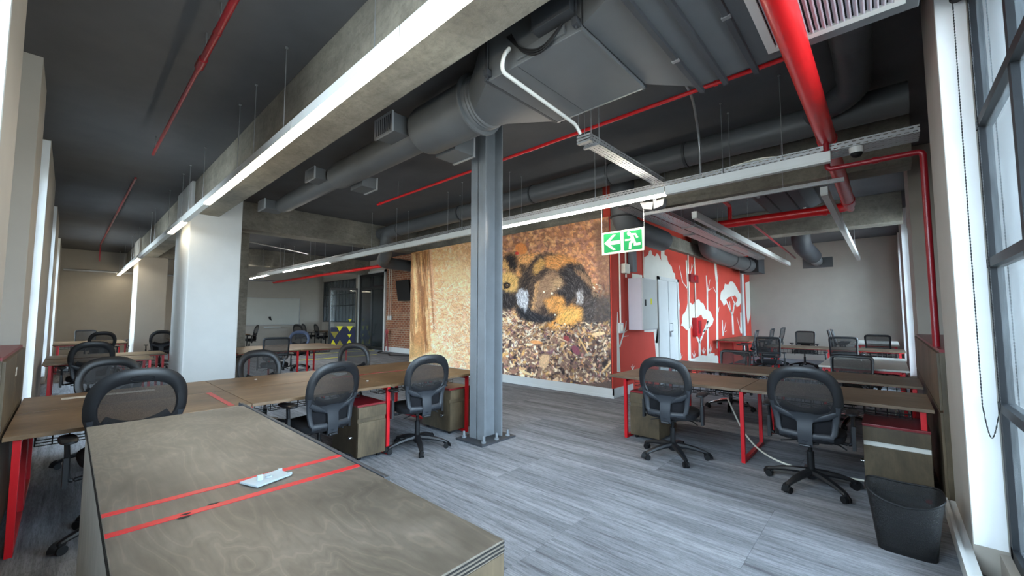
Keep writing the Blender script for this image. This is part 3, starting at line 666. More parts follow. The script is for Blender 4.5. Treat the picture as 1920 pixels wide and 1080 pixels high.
def base_parts(t, up, mat, spin=.3):
    def hub(m): return m.lathe((0, 0, 0), [(.035, .07), (.048, .09), (.045, .14), (.03, .15)], 14)
    part('hub' + mat, 'base_hub', mat, t, hub, smooth=True)
    def leg(m):
        pts = [(.03, .125), (.12, .118), (.22, .1), (.3, .078), (.325, .068)]; w_ = [.036, .034, .030, .025, .022]; h_ = [.03, .027, .022, .016, .012]
        return m.tube([(x, 0, z) for x, z in pts], 1, 8, flat=[(a, b) for a, b in zip(w_, h_)], up=(0, 0, 1))
    def caster(m):
        m.lathe((.322, 0, 0), [(.009, .05), (.02, .052), (.02, .07), (.01, .078)], 8)
        for s_ in (-1, 1): m.cyl((.322, s_ * .006, .028), (.322, s_ * .026, .028), .028, 12)
        return m.tube(arc((.322, 0, .028), .033, -.2, 2.4, (1, 0, 0), (0, 0, 1), 6), 1, 6, flat=(.03, .004), up=None)
    for k in range(5):
        l = part('leg' + mat, 'base_leg', mat, t, leg, smooth=True); l.rotation_euler.z = spin + 2 * math.pi * k / 5
        part('caster', 'caster', 'black_matt', l, caster, smooth=True)
    part('lift%g' % up, 'gas_lift', 'black_matt', t, lambda m: m.cyl((0, 0, .14), (0, 0, .30 + up * .5), .027).cyl((0, 0, .3), (0, 0, .40 + up), .016), smooth=True)
    mech = part('mech%g' % up, 'tilt_mechanism', 'black_plastic', t, lambda m: m.box((-.075, -.12, .385 + up), (.075, .1, .425 + up)).box((-.04, -.24, .385 + up), (.04, -.1, .405 + up)), bevel=.008)
    part('lever%g' % up, 'lever', 'black_matt', mech, lambda m: m.tube([(.05, .02, .4 + up), (.2, .02, .385 + up), (.25, .0, .36 + up)], .006, 6))
    part('lever2%g' % up, 'lever', 'black_matt', mech, lambda m: m.tube([(-.05, -.05, .4 + up), (-.2, -.08, .37 + up)], .006, 6))
    part('seat%g' % up, 'seat', 'black_fabric', t, lambda m: cushion(m, (0, .03, up), .25, .245, 3.2, [(.86, .42), (.97, .43), (1, .455), (.985, .48), (.9, .497), (.6, .502), (.2, .496)]), smooth=True)
def arm_parts(t, up, mat='black_plastic'):
    for s_ in (-1, 1):
        a = part('arm%g%d%s' % (up, s_, mat), 'armrest', mat, t, lambda m: m.tube(fillet([(s_ * .16, .0, .42 + up), (s_ * .285, .0, .405 + up), (s_ * .30, .0, .66 + up)], .03), 1, 8, flat=(.022, .014), up=(s_, 0, 0)).box((s_ * .288, -.026, .37 + up), (s_ * .312, .026, .56 + up)), smooth=True)
        part('pad%g%d' % (up, s_), 'arm_pad', 'black_plastic', a, lambda m: cushion(m, (s_ * .295, .02, .655 + up), .045, .13, 3, [(.8, 0), (1, .008), (1, .02), (.85, .028)], 20), smooth=True)
def back_pt(u, v, up, t=0):
    y = -.205 - .16 * (v - .5) + .55 * u * u + .03 * math.exp(-((v - .62) / .09) ** 2)
    return Vector((u, y - t, v + up))
def ring_path(n, a, b, e, cv, up, drop=0):
    return [back_pt(x * (1 + .06 * (-y / b if y < 0 else 0)), cv + y, up) for x, y in superell(n, a, b, e)]
def oval_chair(label, up=0.0, spin=.3, group='black mesh task chairs', mat='black_plastic'):
    t = thing('office_chair', label, 'chair', group=group); base_parts(t, up, 'black_plastic', spin); arm_parts(t, min(up, 0.0))
    def ring(m):
        R = superell(56, .230, .192, 2.8)
        P = [back_pt(x * (1 - .10 * max(0, y) / .195), .815 + y, up) for x, y in R]
        return m.tube(P, 1, 10, closed=True, flat=[(.017, .032 + .010 * max(0, y) / .195) for x, y in R], up=None) if False else ring_band(m, R, up, w0=.034, w1=.014)
    def lower(m):
        for s_ in (-1, 1):
            m.tube([back_pt(s_ * u, v, up, .004) for u, v in ((.225, .74), (.212, .66), (.2, .58), (.19, .51), (.172, .482))], 1, 8, flat=[(.016, .026), (.016, .026), (.016, .024), (.016, .024), (.016, .02)], up=(1, 0, 0))
        m.tube([back_pt(u, .478 - .01 * (1 - abs(u) / .19), up, .004) for u in np.linspace(-.185, .185, 11)], 1, 8, flat=(.016, .03), up=(0, 0, 1))
        for s_ in (-1, 1):   # web below the oval
            m.tube([back_pt(s_ * u, v, up, .006) for u, v in ((.21, .69), (.15, .652), (.09, .628), (.05, .60))], 1, 8, flat=[(.014, .028), (.014, .034), (.014, .03), (.014, .02)], up=(0, 0, 1))
        return m
    def spine(m):
        def fn(a, b): v = .385 + .275 * b; hw = .048 + .006 * b + .07 * max(0, (b - .72) / .28) ** 1.5; return back_pt((a * 2 - 1) * hw, v, up, .03 - .006 * b)
        m.grid(fn, 6, 10); n = len(m.v); m.v += [tuple(Vector(p) + Vector((0, .02, 0))) for p in m.v]; m.f += [tuple(reversed([i + n for i in f])) for f in m.f]
        m.tube([(0, -.14, .40 + up), (0, -.2, .395 + up), back_pt(0, .44, up, .02)], 1, 8, flat=(.03, .014), up=(0, 0, 1)); return m
    k = '%g' % up
    fr = part('oring' + k + mat, 'back_frame', mat, t, ring, smooth=True)
    part('badge' + k, 'badge', 'black_matt', fr, lambda m: m.tube([back_pt(.062 * math.cos(a), .985 + .019 * math.sin(a), up, .021) for a in np.linspace(0, 2 * math.pi, 24, endpoint=False)], .0022, 5, closed=True))
    part('olow' + k + mat, 'back_shell', 'grey_plastic' if mat == 'black_plastic' else mat, t, lower, smooth=True)
    part('osp' + k + mat, 'back_spine', 'grey_plastic' if mat == 'black_plastic' else mat, t, spine, smooth=True)
    def msh(m):
        def fn(a, b):
            th = 2 * math.pi * a; x, y = superell_pt(th, .222, .19, 2.7); x *= (1 - .10 * max(0, y) / .195); return back_pt(x * b, .815 + y * b, up, -.004)
        return m.grid(fn, 32, 3)
    part('omsh' + k, 'back_mesh', 'chair_mesh', t, msh, smooth=True, fix=False)
    part('olum' + k, 'lumbar_pad', 'black_fabric', t, lambda m: m.tube([back_pt(u, .665 + .05 * (abs(u) / .16) ** 2, up, -.012) for u in np.linspace(-.17, .17, 11)], 1, 8, flat=(.012, .035), up=(0, 0, 1)), smooth=True)
    part('olp' + k, 'lower_panel', 'black_fabric', t, lambda m: m.grid(lambda a, b: back_pt((a * 2 - 1) * .18, .49 + .17 * b, up, -.014), 6, 4), smooth=True, fix=False)
    return t
def superell_pt(th, a, b, e):
    c, s_ = math.cos(th), math.sin(th)
    return (a * math.copysign(abs(c) ** (2 / e), c), b * math.copysign(abs(s_) ** (2 / e), s_))
def ring_band(m, R, up, cv=.815, w0=.03, w1=.014, thick=.016, taper=.10, n=8):
    """closed hoop: section follows the back surface; broad across, thin through"""
    N = len(R); b = max(y for x, y in R); rings = []
    C = [(x * (1 - taper * max(0, y) / b), y) for x, y in R]
    for i in range(N):
        (xa, ya), (xb, yb) = C[i - 1], C[(i + 1) % N]; dx, dy = xb - xa, yb - ya; L = math.hypot(dx, dy) or 1; nx, ny = dy / L, -dx / L
        w_ = w0 + w1 * max(0, C[i][1]) / b; ring = []
        for k in range(n):
            a = 2 * math.pi * k / n; o_, q = w_ * math.cos(a), thick * math.sin(a)
            ring.append(back_pt(C[i][0] + nx * o_, cv + C[i][1] + ny * o_, up, q))
        rings.append(ring)
    vs = [v for r in rings for v in r]
    return m.add(vs, [(i * n + k, i * n + (k + 1) % n, ((i + 1) % N) * n + (k + 1) % n, ((i + 1) % N) * n + k) for i in range(N) for k in range(n)])
def square_chair(label, up=0.0, spin=.2, base='black_plastic', group='black square-backed mesh chairs', legs=True):
    t = thing('office_chair', label, 'chair', group=group); k = 's%g' % up
    base_parts(t, up, base, spin); arm_parts(t, up)
    R = superell(56, .215, .215, 9)
    fr = part('sring' + k, 'back_frame', 'black_plastic', t, lambda m: ring_band(m, R, up, .79, .016, .006, .013, -.04), smooth=True)
    part('smesh' + k, 'back_mesh', 'chair_mesh', t, lambda m: m.grid(lambda a, b: back_pt((a * 2 - 1) * .21 * (1 + .04 * max(0, b * 2 - 1)), .58 + .42 * b, up), 8, 6), smooth=True, fix=False)
    for s_ in (-1, 1):
        part('sspine%d' % s_ + k, 'back_support', 'black_plastic', t, lambda m: m.tube([(s_ * .12, -.1, .41 + up), (s_ * .13, -.2, .44 + up), back_pt(s_ * .16, .6, up, .02)], 1, 8, flat=(.018, .012)), smooth=True)
    part('slum' + k, 'lumbar_pad', 'black_plastic', t, lambda m: m.tube([back_pt(u, .67, up, .012) for u in np.linspace(-.2, .2, 7)], 1, 8, flat=(.01, .022), up=(0, 0, 1)).tube([back_pt(u, .625, up, .02) for u in np.linspace(-.11, .11, 5)], 1, 8, flat=(.01, .04), up=(0, 0, 1)), smooth=True)
    return t
def put(t, x, y, ang): t.location = (x, y, 0); t.rotation_euler.z = math.radians(ang); return t
# angle 0 faces +Y (down the left wing), -90 faces +X (down the right wing)
put(oval_chair('black oval-backed mesh chair at the near left of the right-hand desks, facing the mural', .0, .35), 4.36, 1.72, -86)
put(oval_chair('nearest black oval-backed mesh chair before the waste bin by the right windows', .0, .55), 4.42, .55, -91)
put(oval_chair('black oval-backed mesh chair with a white tag, beside the nearer left drawer unit', .0, .1), 1.66, 4.0, 8)
put(oval_chair('black oval-backed mesh chair nearest the blue-grey steel column', .0, .62), 2.70, 3.92, -8)
put(oval_chair('large black oval-backed mesh chair right behind the plywood counter end', .07, -.30), .335, 3.95, 4)
put(oval_chair('black oval-backed chair half hidden behind the chair at the plywood counter', -.03, .2), .32, 5.98, 176)
put(oval_chair('black oval-backed chair at the far-left desk beside the bright window strip', .02, .5), .27, 9.42, 4)
put(oval_chair('black oval-backed chair across the left desks, in front of the white pillar base', -.04, .2), 1.78, 5.98, 183)
put(oval_chair('black oval-backed chair across the left desks, left of the mural', -.01, .5), 3.08, 5.98, 180)
put(oval_chair('small oval-backed chair at the rear left row, left of the far pillar', .02, .1), .62, 15.0, 0)
put(oval_chair('small oval-backed chair at the rear left row beside the white pillar', .02, .1), 1.78, 15.0, 0)
put(oval_chair('navy-backed oval chair at the end of the second left row, before the triangle door', .0, .1, mat='navy_plastic'), 4.3, 11.95, 150)
put(square_chair('grey square-backed mesh chair at the second left row, right of the white pillar', .02, .2), 2.88, 9.2, -12)
put(square_chair('square-framed chair at the rear left row in front of the far pillar', .03, .2), 1.62, 18.3, 180)
put(square_chair('square-framed chair tucked behind an oval chair at the rear left row', .0, .2), .40, 18.3, 180)
put(square_chair('square-framed chair facing us against the far right wall behind the third row', .0, .2), 14.3, 1.80, 90)
put(square_chair('dark square-backed chair with armrests left of the third right row', -.02, .2), 10.75, 2.02, -80)
put(square_chair('square-backed mesh chair before the third right row, behind the pale table', .02, .2), 11.0, .72, -85)
put(square_chair('low square-framed chair standing just behind the second right row', -.10, .2, 'chrome'), 7.15, .42, 86)
put(square_chair('square-framed chair at the far right corner beside the pale desk', .0, .2), 13.2, .20, -92)
put(square_chair('square-backed chair with a chrome star base under the second right row', -.12, .6, 'chrome'), 7.2, 1.9, 84)
for k, (x, y) in enumerate(((11.35, 2.62), (12.95, 2.58), (14.5, 2.58))):
    put(square_chair(('nearest', 'middle', 'farthest')[k] + ' of three chairs seen edge-on at the desk along the red wall', .10, .2), x, y, (4, 0, -4)[k])
for k, x in enumerate((14.0, 14.9)):
    put(square_chair(('left', 'right')[k] + ' one of two chairs seen edge-on at the far right corner desk', .06, .2), x, .95, 180)
for k, (x, y, a, nm) in enumerate(((5.05, 19.2, 90, 'chair seen from the side under the whiteboard'), (4.55, 20.3, 0, 'small chair at the left end of the whiteboard'), (7.9, 20.6, -90, 'left chair of the pair below the far grid window'), (8.0, 19.4, -90, 'right chair of the pair below the far grid window'), (7.3, 19.9, -60, 'dark chair nearest the glass door at the far left'))):
    put(oval_chair(nm, .04, .3, 'black chairs of the far meeting corner'), x, y, a)

# ================================================================== DESKS
def frame(m, fixed, a, b, run, z1=.708, t=.036):
    """closed red tube frame across the desk at run coordinate `fixed`"""
    def P(c, z): return (fixed, c, z) if run == 'x' else (c, fixed, z)
    up = (1, 0, 0) if run == 'x' else (0, 1, 0)
    m.bar(P(a, 0), P(a, z1), t, t, up); m.bar(P(b, 0), P(b, z1), t, t, up)
    m.bar(P(a, t / 2), P(b, t / 2), t, t, up); m.bar(P(a, z1 - t / 2), P(b, z1 - t / 2), t, t, up)
    return m
def desk(label, x0, x1, y0, y1, run, frames, group, top='desk_veneer', z=.735, basket=True, red='red_paint', legs_in=.06):
    t = thing('desk', label, 'desk', ((x0 + x1) / 2, (y0 + y1) / 2, 0), group)
    MB().box((x0 + .002, y0 + .002, z - .026), (x1 - .002, y1 - .002, z)).build('desktop', top, t, bevel=.002)
    a, b = ((y0, y1) if run == 'x' else (x0, x1))
    for f in frames: frame(MB(), f, a + legs_in, b - legs_in, run, z - .027).build('leg_frame', red, t, bevel=.003)
    lo, hi = ((x0, x1) if run == 'x' else (y0, y1))
    for c in (a + .24, b - .24):
        p, q = ((lo + .02, c), (hi - .02, c)) if run == 'x' else ((c, lo + .02), (c, hi - .02))
        MB().bar((*p, z - .042), (*q, z - .042), .03, .028).build('rail', red, t)
    if basket:
        k = MB(); c = (a + b) / 2 + .12; w_ = .2; zb = .56
        def P(l, d, zz): return (l, d, zz) if run == 'x' else (d, l, zz)
        for d in (c - w_ / 2, c, c + w_ / 2): k.bar(P(lo + .12, d, zb), P(hi - .12, d, zb), .006, .006)
        for d in (c - w_ / 2, c + w_ / 2):
            for zz in (.6, .64): k.bar(P(lo + .12, d, zz), P(hi - .12, d, zz), .006, .006)
        n = int((hi - lo - .24) / .08)
        for i in range(n + 1):
            l = lo + .12 + (hi - lo - .24) * i / n
            k.bar(P(l, c - w_ / 2, zb), P(l, c + w_ / 2, zb), .005, .005)
            for d in (c - w_ / 2, c + w_ / 2): k.bar(P(l, d, zb), P(l, d, .70), .005, .005)
        k.build('wire_basket', 'black_steel', t)
    return t
G1 = 'left bench desks by the counter'
sx3 = [-.235, 1.08, 2.38, 3.72]
names = (('near-side left bench desk touching the window cabinet, tape strip on top', 'near-side left bench desk with a pedestal below its right end', 'near-side left bench desk end beside the steel column'),
         ('far-side left bench desk touching the window cabinet, long paper strip on it', 'far-side left bench desk in front of the white pillar', 'far-side left bench desk end in front of the mural'))
for j, (y0, y1) in enumerate(((3.95, 4.835), (4.84, 5.72))):
    for i in range(3):
        fr = [sx3[i] + (.06 if i == 0 else 0)] + ([sx3[3] - .22] if i == 2 else [])
        desk(names[j][i], sx3[i], sx3[i + 1], y0, y1, 'x', fr, G1, basket=(j == 0 or i > 0))
G2 = 'right bench desks'
rn = (('front right desk end with a red loop leg before the mural corner', 'front right desk against the right window cabinet'), ('second-row right desk nearest the red wall', 'second-row right desk against the right window wall'))
for j, (x0, x1) in enumerate(((4.60, 5.50), (6.0, 6.88))):
    desk(rn[j][0], x0, x1, 1.13, 2.60, 'y', [2.40, 1.13], G2, 'desk_veneer_long')
    desk(rn[j][1], x0, x1, -.235, 1.127, 'y', [-.17], G2, 'desk_veneer_long')
desk('third-row right desk in front of the three edge-on chairs', 11.5, 12.35, 1.0, 2.25, 'y', [2.1, 1.02], G2, 'desk_veneer_long')
desk('third-row right desk reaching the far right windows', 11.5, 12.35, -.235, .997, 'y', [-.15], G2, 'desk_veneer_long')
desk('pale grey-topped table with red frame along the right windows', 7.62, 9.75, -.18, .80, 'x', [7.68, 9.69], G2, 'white_laminate', basket=False)
desk('pale desk in the far right corner below the last window', 13.9, 16.2, -.18, .72, 'x', [13.96, 16.1], G2, 'white_laminate', basket=False)
desk('wooden desk with red legs along the foot of the red tree wall', 12.3, 15.4, 2.75, 3.58, 'x', [12.36, 13.8, 15.3], G2, z=.80, basket=False)
G3 = 'second left row of desks'
desk('second-row left desk between the window and the white pillar, near side', -.235, 1.05, 9.42, 10.30, 'x', [-.15, 1.0], G3, basket=True, red='red_paint')
desk('second-row left desk between the window and the white pillar, far side', -.235, 1.35, 10.45, 11.35, 'x', [-.15, 1.3], G3)
desk('second-row desk right of the white pillar with a red loop leg', 2.3, 3.45, 9.42, 11.4, 'x', [2.5, 3.42], G3)
desk('second-row desk end with a bare red edge, before the glass door', 3.455, 4.65, 9.42, 11.4, 'x', [3.62, 4.5], G3)
G4 = 'rear left row of desks'
desk('rear left row desk at the window', -.235, 1.15, 15.4, 17.4, 'x', [-.15, 1.1], G4)
desk('rear left row desk beside the far pillar', 2.2, 3.9, 15.4, 17.4, 'x', [2.3, 3.8], G4)
desk('small dark meeting table under the whiteboard', 3.6, 5.0, 18.9, 19.9, 'x', [3.7, 4.9], G4, 'desk_veneer', basket=False, red='black_steel')
desk('small dark table at the far grid window', 8.25, 8.9, 18.9, 21.0, 'y', [19.0, 20.9], G4, 'desk_veneer', basket=False, red='black_steel')

# drawer pedestals
def pedestal(label, x0, x1, y0, y1, face, strip=False, group='drawer units under the desks', z=.56):
    t = thing('drawer_unit', label, 'drawer unit', ((x0 + x1) / 2, (y0 + y1) / 2, 0), group)
    MB().box((x0, y0, .04), (x1, y1, z - .02)).build('body', 'cabinet_ply', t, bevel=.003)
    MB().box((x0 - .002, y0 - .002, z - .02), (x1 + .002, y1 + .002, z)).build('red_top', 'red_laminate', t, bevel=.003)
    for k, (a, b) in enumerate(((.045, .385), (.425, z - .022))):
        if face == '-y': mb = MB().box((x0 + .002, y0 - .018, a), (x1 - .002, y0, b))
        else: mb = MB().box((x0 - .018, y0 + .002, a), (x0, y1 - .002, b))
        mb.build('drawer_front', 'cabinet_ply', t, bevel=.002)
    g = MB().box((x0 + .004, y0 - .004, .385), (x1 - .004, y0 + .001, .425)) if face == '-y' else MB().box((x0 - .004, y0 + .004, .385), (x0 + .001, y1 - .004, .425))
    g.build('grip_strip', 'white_laminate' if strip else 'cabinet_ply', t)
    kn = MB().lathe((0, 0, 0), [(.016, 0), (.014, .012), (.02, .016), (.018, .026), (.008, .03)], 12)
    if face == '-y': kn.v = [(x0 - z_, y0 + .12 + x_, .22 + y_) for x_, y_, z_ in kn.v]
    else: kn.v = [(x0 + .1 + x_, y1 + z_, .22 + y_) for x_, y_, z_ in kn.v]
    kn.build('lock_knob', 'chrome', t, smooth=True)
    c = MB()
    for cx in (x0 + .05, x1 - .05):
        for cy in (y0 + .05, y1 - .05): c.cyl((cx - .015, cy, .02), (cx + .015, cy, .02), .02, 10)
    c.build('feet', 'black_matt', t)
pedestal('red-topped wooden drawer unit below the middle left desk, beside the red leg', 2.03, 2.34, 3.99, 4.55, '-y')
pedestal('red-topped wooden drawer unit at the end of the left desks behind the column chair', 3.26, 3.60, 4.06, 4.62, '-y')
pedestal('red-topped wooden drawer unit behind the left chair of the right desks', 4.70, 5.2, 2.0, 2.36, '-x')
pedestal('red-topped wooden drawer unit behind the waste bin at the right windows', 4.62, 5.15, -.205, .205, '-x', True)

# window cabinets with red tops
def cabinet(label, x0, x1, y0, y1, side):
    t = thing('cabinet', label, 'cabinet', ((x0 + x1) / 2, (y0 + y1) / 2, 0), 'storage cabinets in the window bays')
    MB().box((x0, y0, 0), (x1, y1, 1.19)).build('body', 'cabinet_ply', t, bevel=.003)
    MB().box((x0, y0, 1.19), (x1, y1, 1.212)).build('red_top', 'red_laminate', t, bevel=.002)
    n = 4 if side == 'r' else 2; L0, L1 = (x0, x1) if side == 'r' else (y0, y1)
    for k in range(n):
        a, b = L0 + (L1 - L0) * k / n + .004, L0 + (L1 - L0) * (k + 1) / n - .004
        for z0, z1 in ((.02, .735), (.75, 1.185)):
            mb = MB().box((a, y1, z0), (b, y1 + .016, z1)) if side == 'r' else MB().box((x1, a, z0), (x1 + .016, b, z1))
            mb.build('door_panel', 'cabinet_ply', t, bevel=.002)
    return t
cabinet('brown plywood cabinet with red top beside the red standpipe at the right windows', 4.52, 8.05, -.79, -.275, 'r')
lc = cabinet('brown plywood cabinet with red top at the left picture edge', -.77, -.262, 4.03, 5.72, 'l')
tag(MB().box((-.245, 4.82, 1.02), (-.243, 4.9, 1.05)).box((-.245, 4.86, 1.05), (-.243, 4.9, 1.08)).build('torn_sticker', 'paper', lc))

# plywood counter in the foreground
ct = thing('counter', 'long stained plywood counter in the foreground with two red tape lines', 'counter', (.36, 1.56, 0))
CXa, CXb, CYa, CYb = .075, .645, .617, 2.512
MB().box((CXa, CYa, .972), (CXb, CYb, 1.0)).build('top', 'counter_ply', ct, bevel=.002)
MB().box((CXa + .0, CYa + .02, 0), (CXa + .018, CYb - .002, .972)).build('side_panel', 'ply_edge_pale', ct)
MB().box((CXb - .018, CYa + .02, 0), (CXb, CYb - .002, .972)).build('side_panel', 'cabinet_ply', ct)
MB().box((CXa, CYa, 0), (CXb, CYa + .018, .972)).build('end_panel', 'cabinet_ply', ct)
MB().box((CXa + .018, CYb - .02, 0), (CXb - .018, CYb - .002, .972)).build('end_panel', 'cabinet_ply', ct)
e = MB()
for z in (.976, .984, .992): e.box((CXa - .001, CYa - .0008, z), (CXb + .0012, CYb + .0005, z + .0035))
e.build('ply_edge', 'black_matt', ct)
for y in (1.379, 1.248):
    MB().box((CXa + .001, y - .012, 1.0), (CXb - .001, y + .012, 1.0012)).build('tape_line', 'red_tape', ct)
for k, (x, y) in enumerate(((.205, 1.23), (.213, 1.245), (.268, 1.262))):
    r = random.Random(k); MB().prism([(x + math.cos(a) * r.uniform(.006, .016), y + math.sin(a) * r.uniform(.003, .007), 1.0011) for a in np.linspace(0, 6.28, 8)[:-1]], (0, 0, .0008)).build('tape_tear', 'black_matt', ct)
MB().box((CXb + .008, 1.11, .965), (CXb + .026, 2.62, .995)).box((CXb + .006, 1.11, .965), (CXb + .01, 2.62, 1.0)).build('metal_rail', 'dark_grey', ct, bevel=.002)
MB().box((CXb, 1.3, .96), (CXb + .012, 1.34, .98)).box((CXb, 2.2, .96), (CXb + .012, 2.24, .98)).build('rail_bracket', 'dark_grey', ct)
pl = thing('outlet_cover', 'loose white outlet cover plate lying on the counter between the tape lines', 'cover plate', (.41, 1.335, 1.0))
q = [(.347, 1.355), (.455, 1.378), (.468, 1.312), (.372, 1.286)]
MB().prism([(x, y, 1.0018) for x, y in q], (0, 0, .005)).build('plate', 'outlet_white', pl, bevel=.0015)
MB().lathe((.415, 1.335, 1.0068), [(.010, 0), (.010, .004), (.006, .004), (.006, .001)], 14).build('screw_boss', 'outlet_white', pl, smooth=True)
MB().box((.382, 1.322, 1.0066), (.396, 1.328, 1.022)).build('clip', 'outlet_white', pl)
MB().box((.452, 1.37, 1.003), (.462, 1.378, 1.009)).box((.462, 1.318, 1.003), (.472, 1.324, 1.009)).build('hinge_lug', 'outlet_white', pl)

# small things on the left desks
tag(MB().prism([(-.005, 5.36, .7352), (.62, 5.36, .7352), (.62, 5.46, .7352), (-.005, 5.46, .7352)], (0, 0, .002)).build('paper_strip', 'paper'), 'long white paper strip lying on the left bench desk', 'paper')
tag(MB().box((.925, 3.99, .7352), (.965, 4.81, .7362)).build('tape_strip', 'red_tape'), 'red tape strip running across the left bench desk', 'tape')
tag(MB().tube([(2.15, 4.86, .737), (2.4, 4.83, .737), (2.7, 4.88, .737), (3.0, 4.84, .737), (3.2, 4.86, .737)], .004, 6).build('red_cord', 'red_dark'), 'thin dark red cord lying along the middle of the left bench desks', 'cord')
tag(MB().lathe((2.32, 4.35, .7352), [(.014, 0), (.014, .006), (.008, .008)], 12).build('small_cap', 'white_enamel'), 'small white cap on the left bench desk right of the tagged chair', 'cap')
tag(MB().lathe((1.5, 5.4, .7352), [(.014, 0), (.014, .006), (.008, .008)], 12).build('small_cap', 'white_enamel'), 'small white cap on the far left bench desk near the pillar', 'cap')
tg = MB().prism([(1.60, 3.735, .955), (1.80, 3.76, .94), (1.80, 3.76, .925), (1.72, 3.75, .915)], (0, -.003, 0))
tag(tg.build('paper_tag', 'paper'), 'white paper tag hung on the chair back beside the drawer unit', 'tag')

# wire-mesh waste bin
bn = thing('waste_bin', 'black wire-mesh waste bin with a dipped rim beside the right windows', 'bin', (3.66, -.01, 0))
def bin_ring(k, z, dz=0):
    out = []
    for x, y in superell(40, .155, .20, 5): out.append((3.665 - x * k, -.02 + y * k * .9, z + dz * (1 - min(1, abs(y) / .2) ** 2) * (1 if x > 0 else .15)))
    return out
def bin_wall(rows):
    mb = MB(); n = 40; mb.v = [p for r in rows for p in r]
    mb.f = [(i * n + k, i * n + (k + 1) % n, (i + 1) * n + (k + 1) % n, (i + 1) * n + k) for i in range(len(rows) - 1) for k in range(n)]; return mb
bin_wall([bin_ring(.78, .03), bin_ring(.86, .16), bin_ring(1, .37, -.07)]).build('mesh_wall', 'bin_mesh', bn, smooth=True, fix=False)
bw = bin_wall([bin_ring(.765, .0), bin_ring(.82, .12)]); bw.f.append(tuple(range(39, -1, -1))); bw.build('base_band', 'black_matt', bn, smooth=True)
MB().tube(bin_ring(1.005, .372, -.07), .006, 6, closed=True).build('rim', 'black_matt', bn, smooth=True)

# ================================================================== CEILING SERVICES
def rod(m, x, y, z0, z1=CEIL, r=.004): m.cyl((x, y, z0), (x, y, z1), r, 6).lathe((x, y, z1 - .012), [(.014, 0), (.014, .012)], 8); return m
def light_bar(label, x, y0, y1, z, lit, group, axis='y', wd=.075, ht=.105, rods=(), mat='lamp_lit'):
    """suspended linear luminaire: aluminium channel, diffuser below, wires to the slab"""
    t = thing('linear_light', label, 'ceiling light', (x, y0, z) if axis == 'y' else (y0, x, z), group)
    def B(a0, a1, c0, c1, z0, z1): return MB().box((x + c0, a0, z0), (x + c1, a1, z1)) if axis == 'y' else MB().box((a0, x + c0, z0), (a1, x + c1, z1))
    B(y0 + .004, y1 - .004, -wd / 2, wd / 2, z + .022, z + ht).build('housing', 'white_enamel', t, bevel=.003)
    B(y0 + .006, y1 - .006, -wd / 2 + .003, wd / 2 - .003, z, z + .022).build('diffuser', mat if lit else 'lamp_off', t)
    for r_ in rods:
        p = (x, r_) if axis == 'y' else (r_, x)
        rod(MB(), p[0], p[1], z + ht).build('suspension_rod', 'galvanised', t)
    return t
G = 'lights along the left concrete beam'
segs = [(.25, 1.95, 1, 'nearest lit strip light beside the left concrete beam, at the top of the picture'), (1.95, 3.60, 1, 'second lit strip light along the left concrete beam'), (3.60, 5.03, 1, 'third lit strip light along the left concrete beam'), (5.03, 6.85, 1, 'lit strip light by the beam just before the white pillar'),
        (6.85, 8.43, 0, 'switched-off strip light at the front of the white pillar'), (8.43, 9.84, 1, 'short lit strip light passing the white pillar'), (9.84, 12.3, 0, 'switched-off strip light just past the white pillar'), (12.3, 14.8, 0, 'switched-off strip light midway to the far pillar'),
        (14.8, 16.6, 1, 'lit strip light short of the far pillar'), (16.6, 19.0, 1, 'lit strip light next to the far pillar'), (19.0, 21.6, 1, 'last lit strip light at the far left wall')]
for k, (a, b, l, nm) in enumerate(segs): light_bar(nm, 1.22, a, b, 3.0, l, G, rods=([a + .35] if k % 2 else [a + .3, b - .25]) if k else [1.0], mat='lamp_lit')
G = 'lights along the long cable tray'
segs = [(.32, 1.88, 0, 'unlit white strip light under the cable tray at the right windows'), (1.88, 4.60, 1, 'lit strip light under the cable tray above the exit sign'), (4.60, 7.4, 0, 'unlit strip light under the tray crossing above the mural'), (7.4, 11.1, 0, 'unlit strip light under the tray left of the mural'), (11.1, 14.6, 1, 'lit strip light under the tray far beyond the mural'), (14.6, 16.17, 0, 'short unlit strip light near the far end of the tray'), (16.17, 18.2, 1, 'last lit strip light at the far end of the tray')]
for k, (a, b, l, nm) in enumerate(segs): light_bar(nm, 4.745, a, b, 2.90, l, G, rods=[(a + b) / 2 - .4], wd=.07, ht=.10, mat='lamp_lit_cool')
G = 'unlit lights of the right wing'
light_bar('long unlit strip light running away beside the red tree wall', 2.06, 6.25, 14.2, 2.92, 0, G, axis='x', rods=(7.4, 9.5, 12.0, 13.8))
light_bar('long unlit strip light running away near the right windows', .50, 6.1, 14.0, 2.92, 0, G, axis='x', rods=(6.6, 9.0, 12.5))
# steel channel carrying the two
tag(MB().box((6.0, .3, 3.03), (6.04, 2.75, 3.07)).box((6.0, .3, 3.07), (6.06, 2.75, 3.075)).cyl((6.02, .9, 3.07), (6.02, .9, CEIL), .005, 6).cyl((6.02, 2.4, 3.07), (6.02, 2.4, CEIL), .005, 6).build('steel_channel', 'galvanised'), 'thin steel channel across the right wing carrying two unlit lights', 'channel')

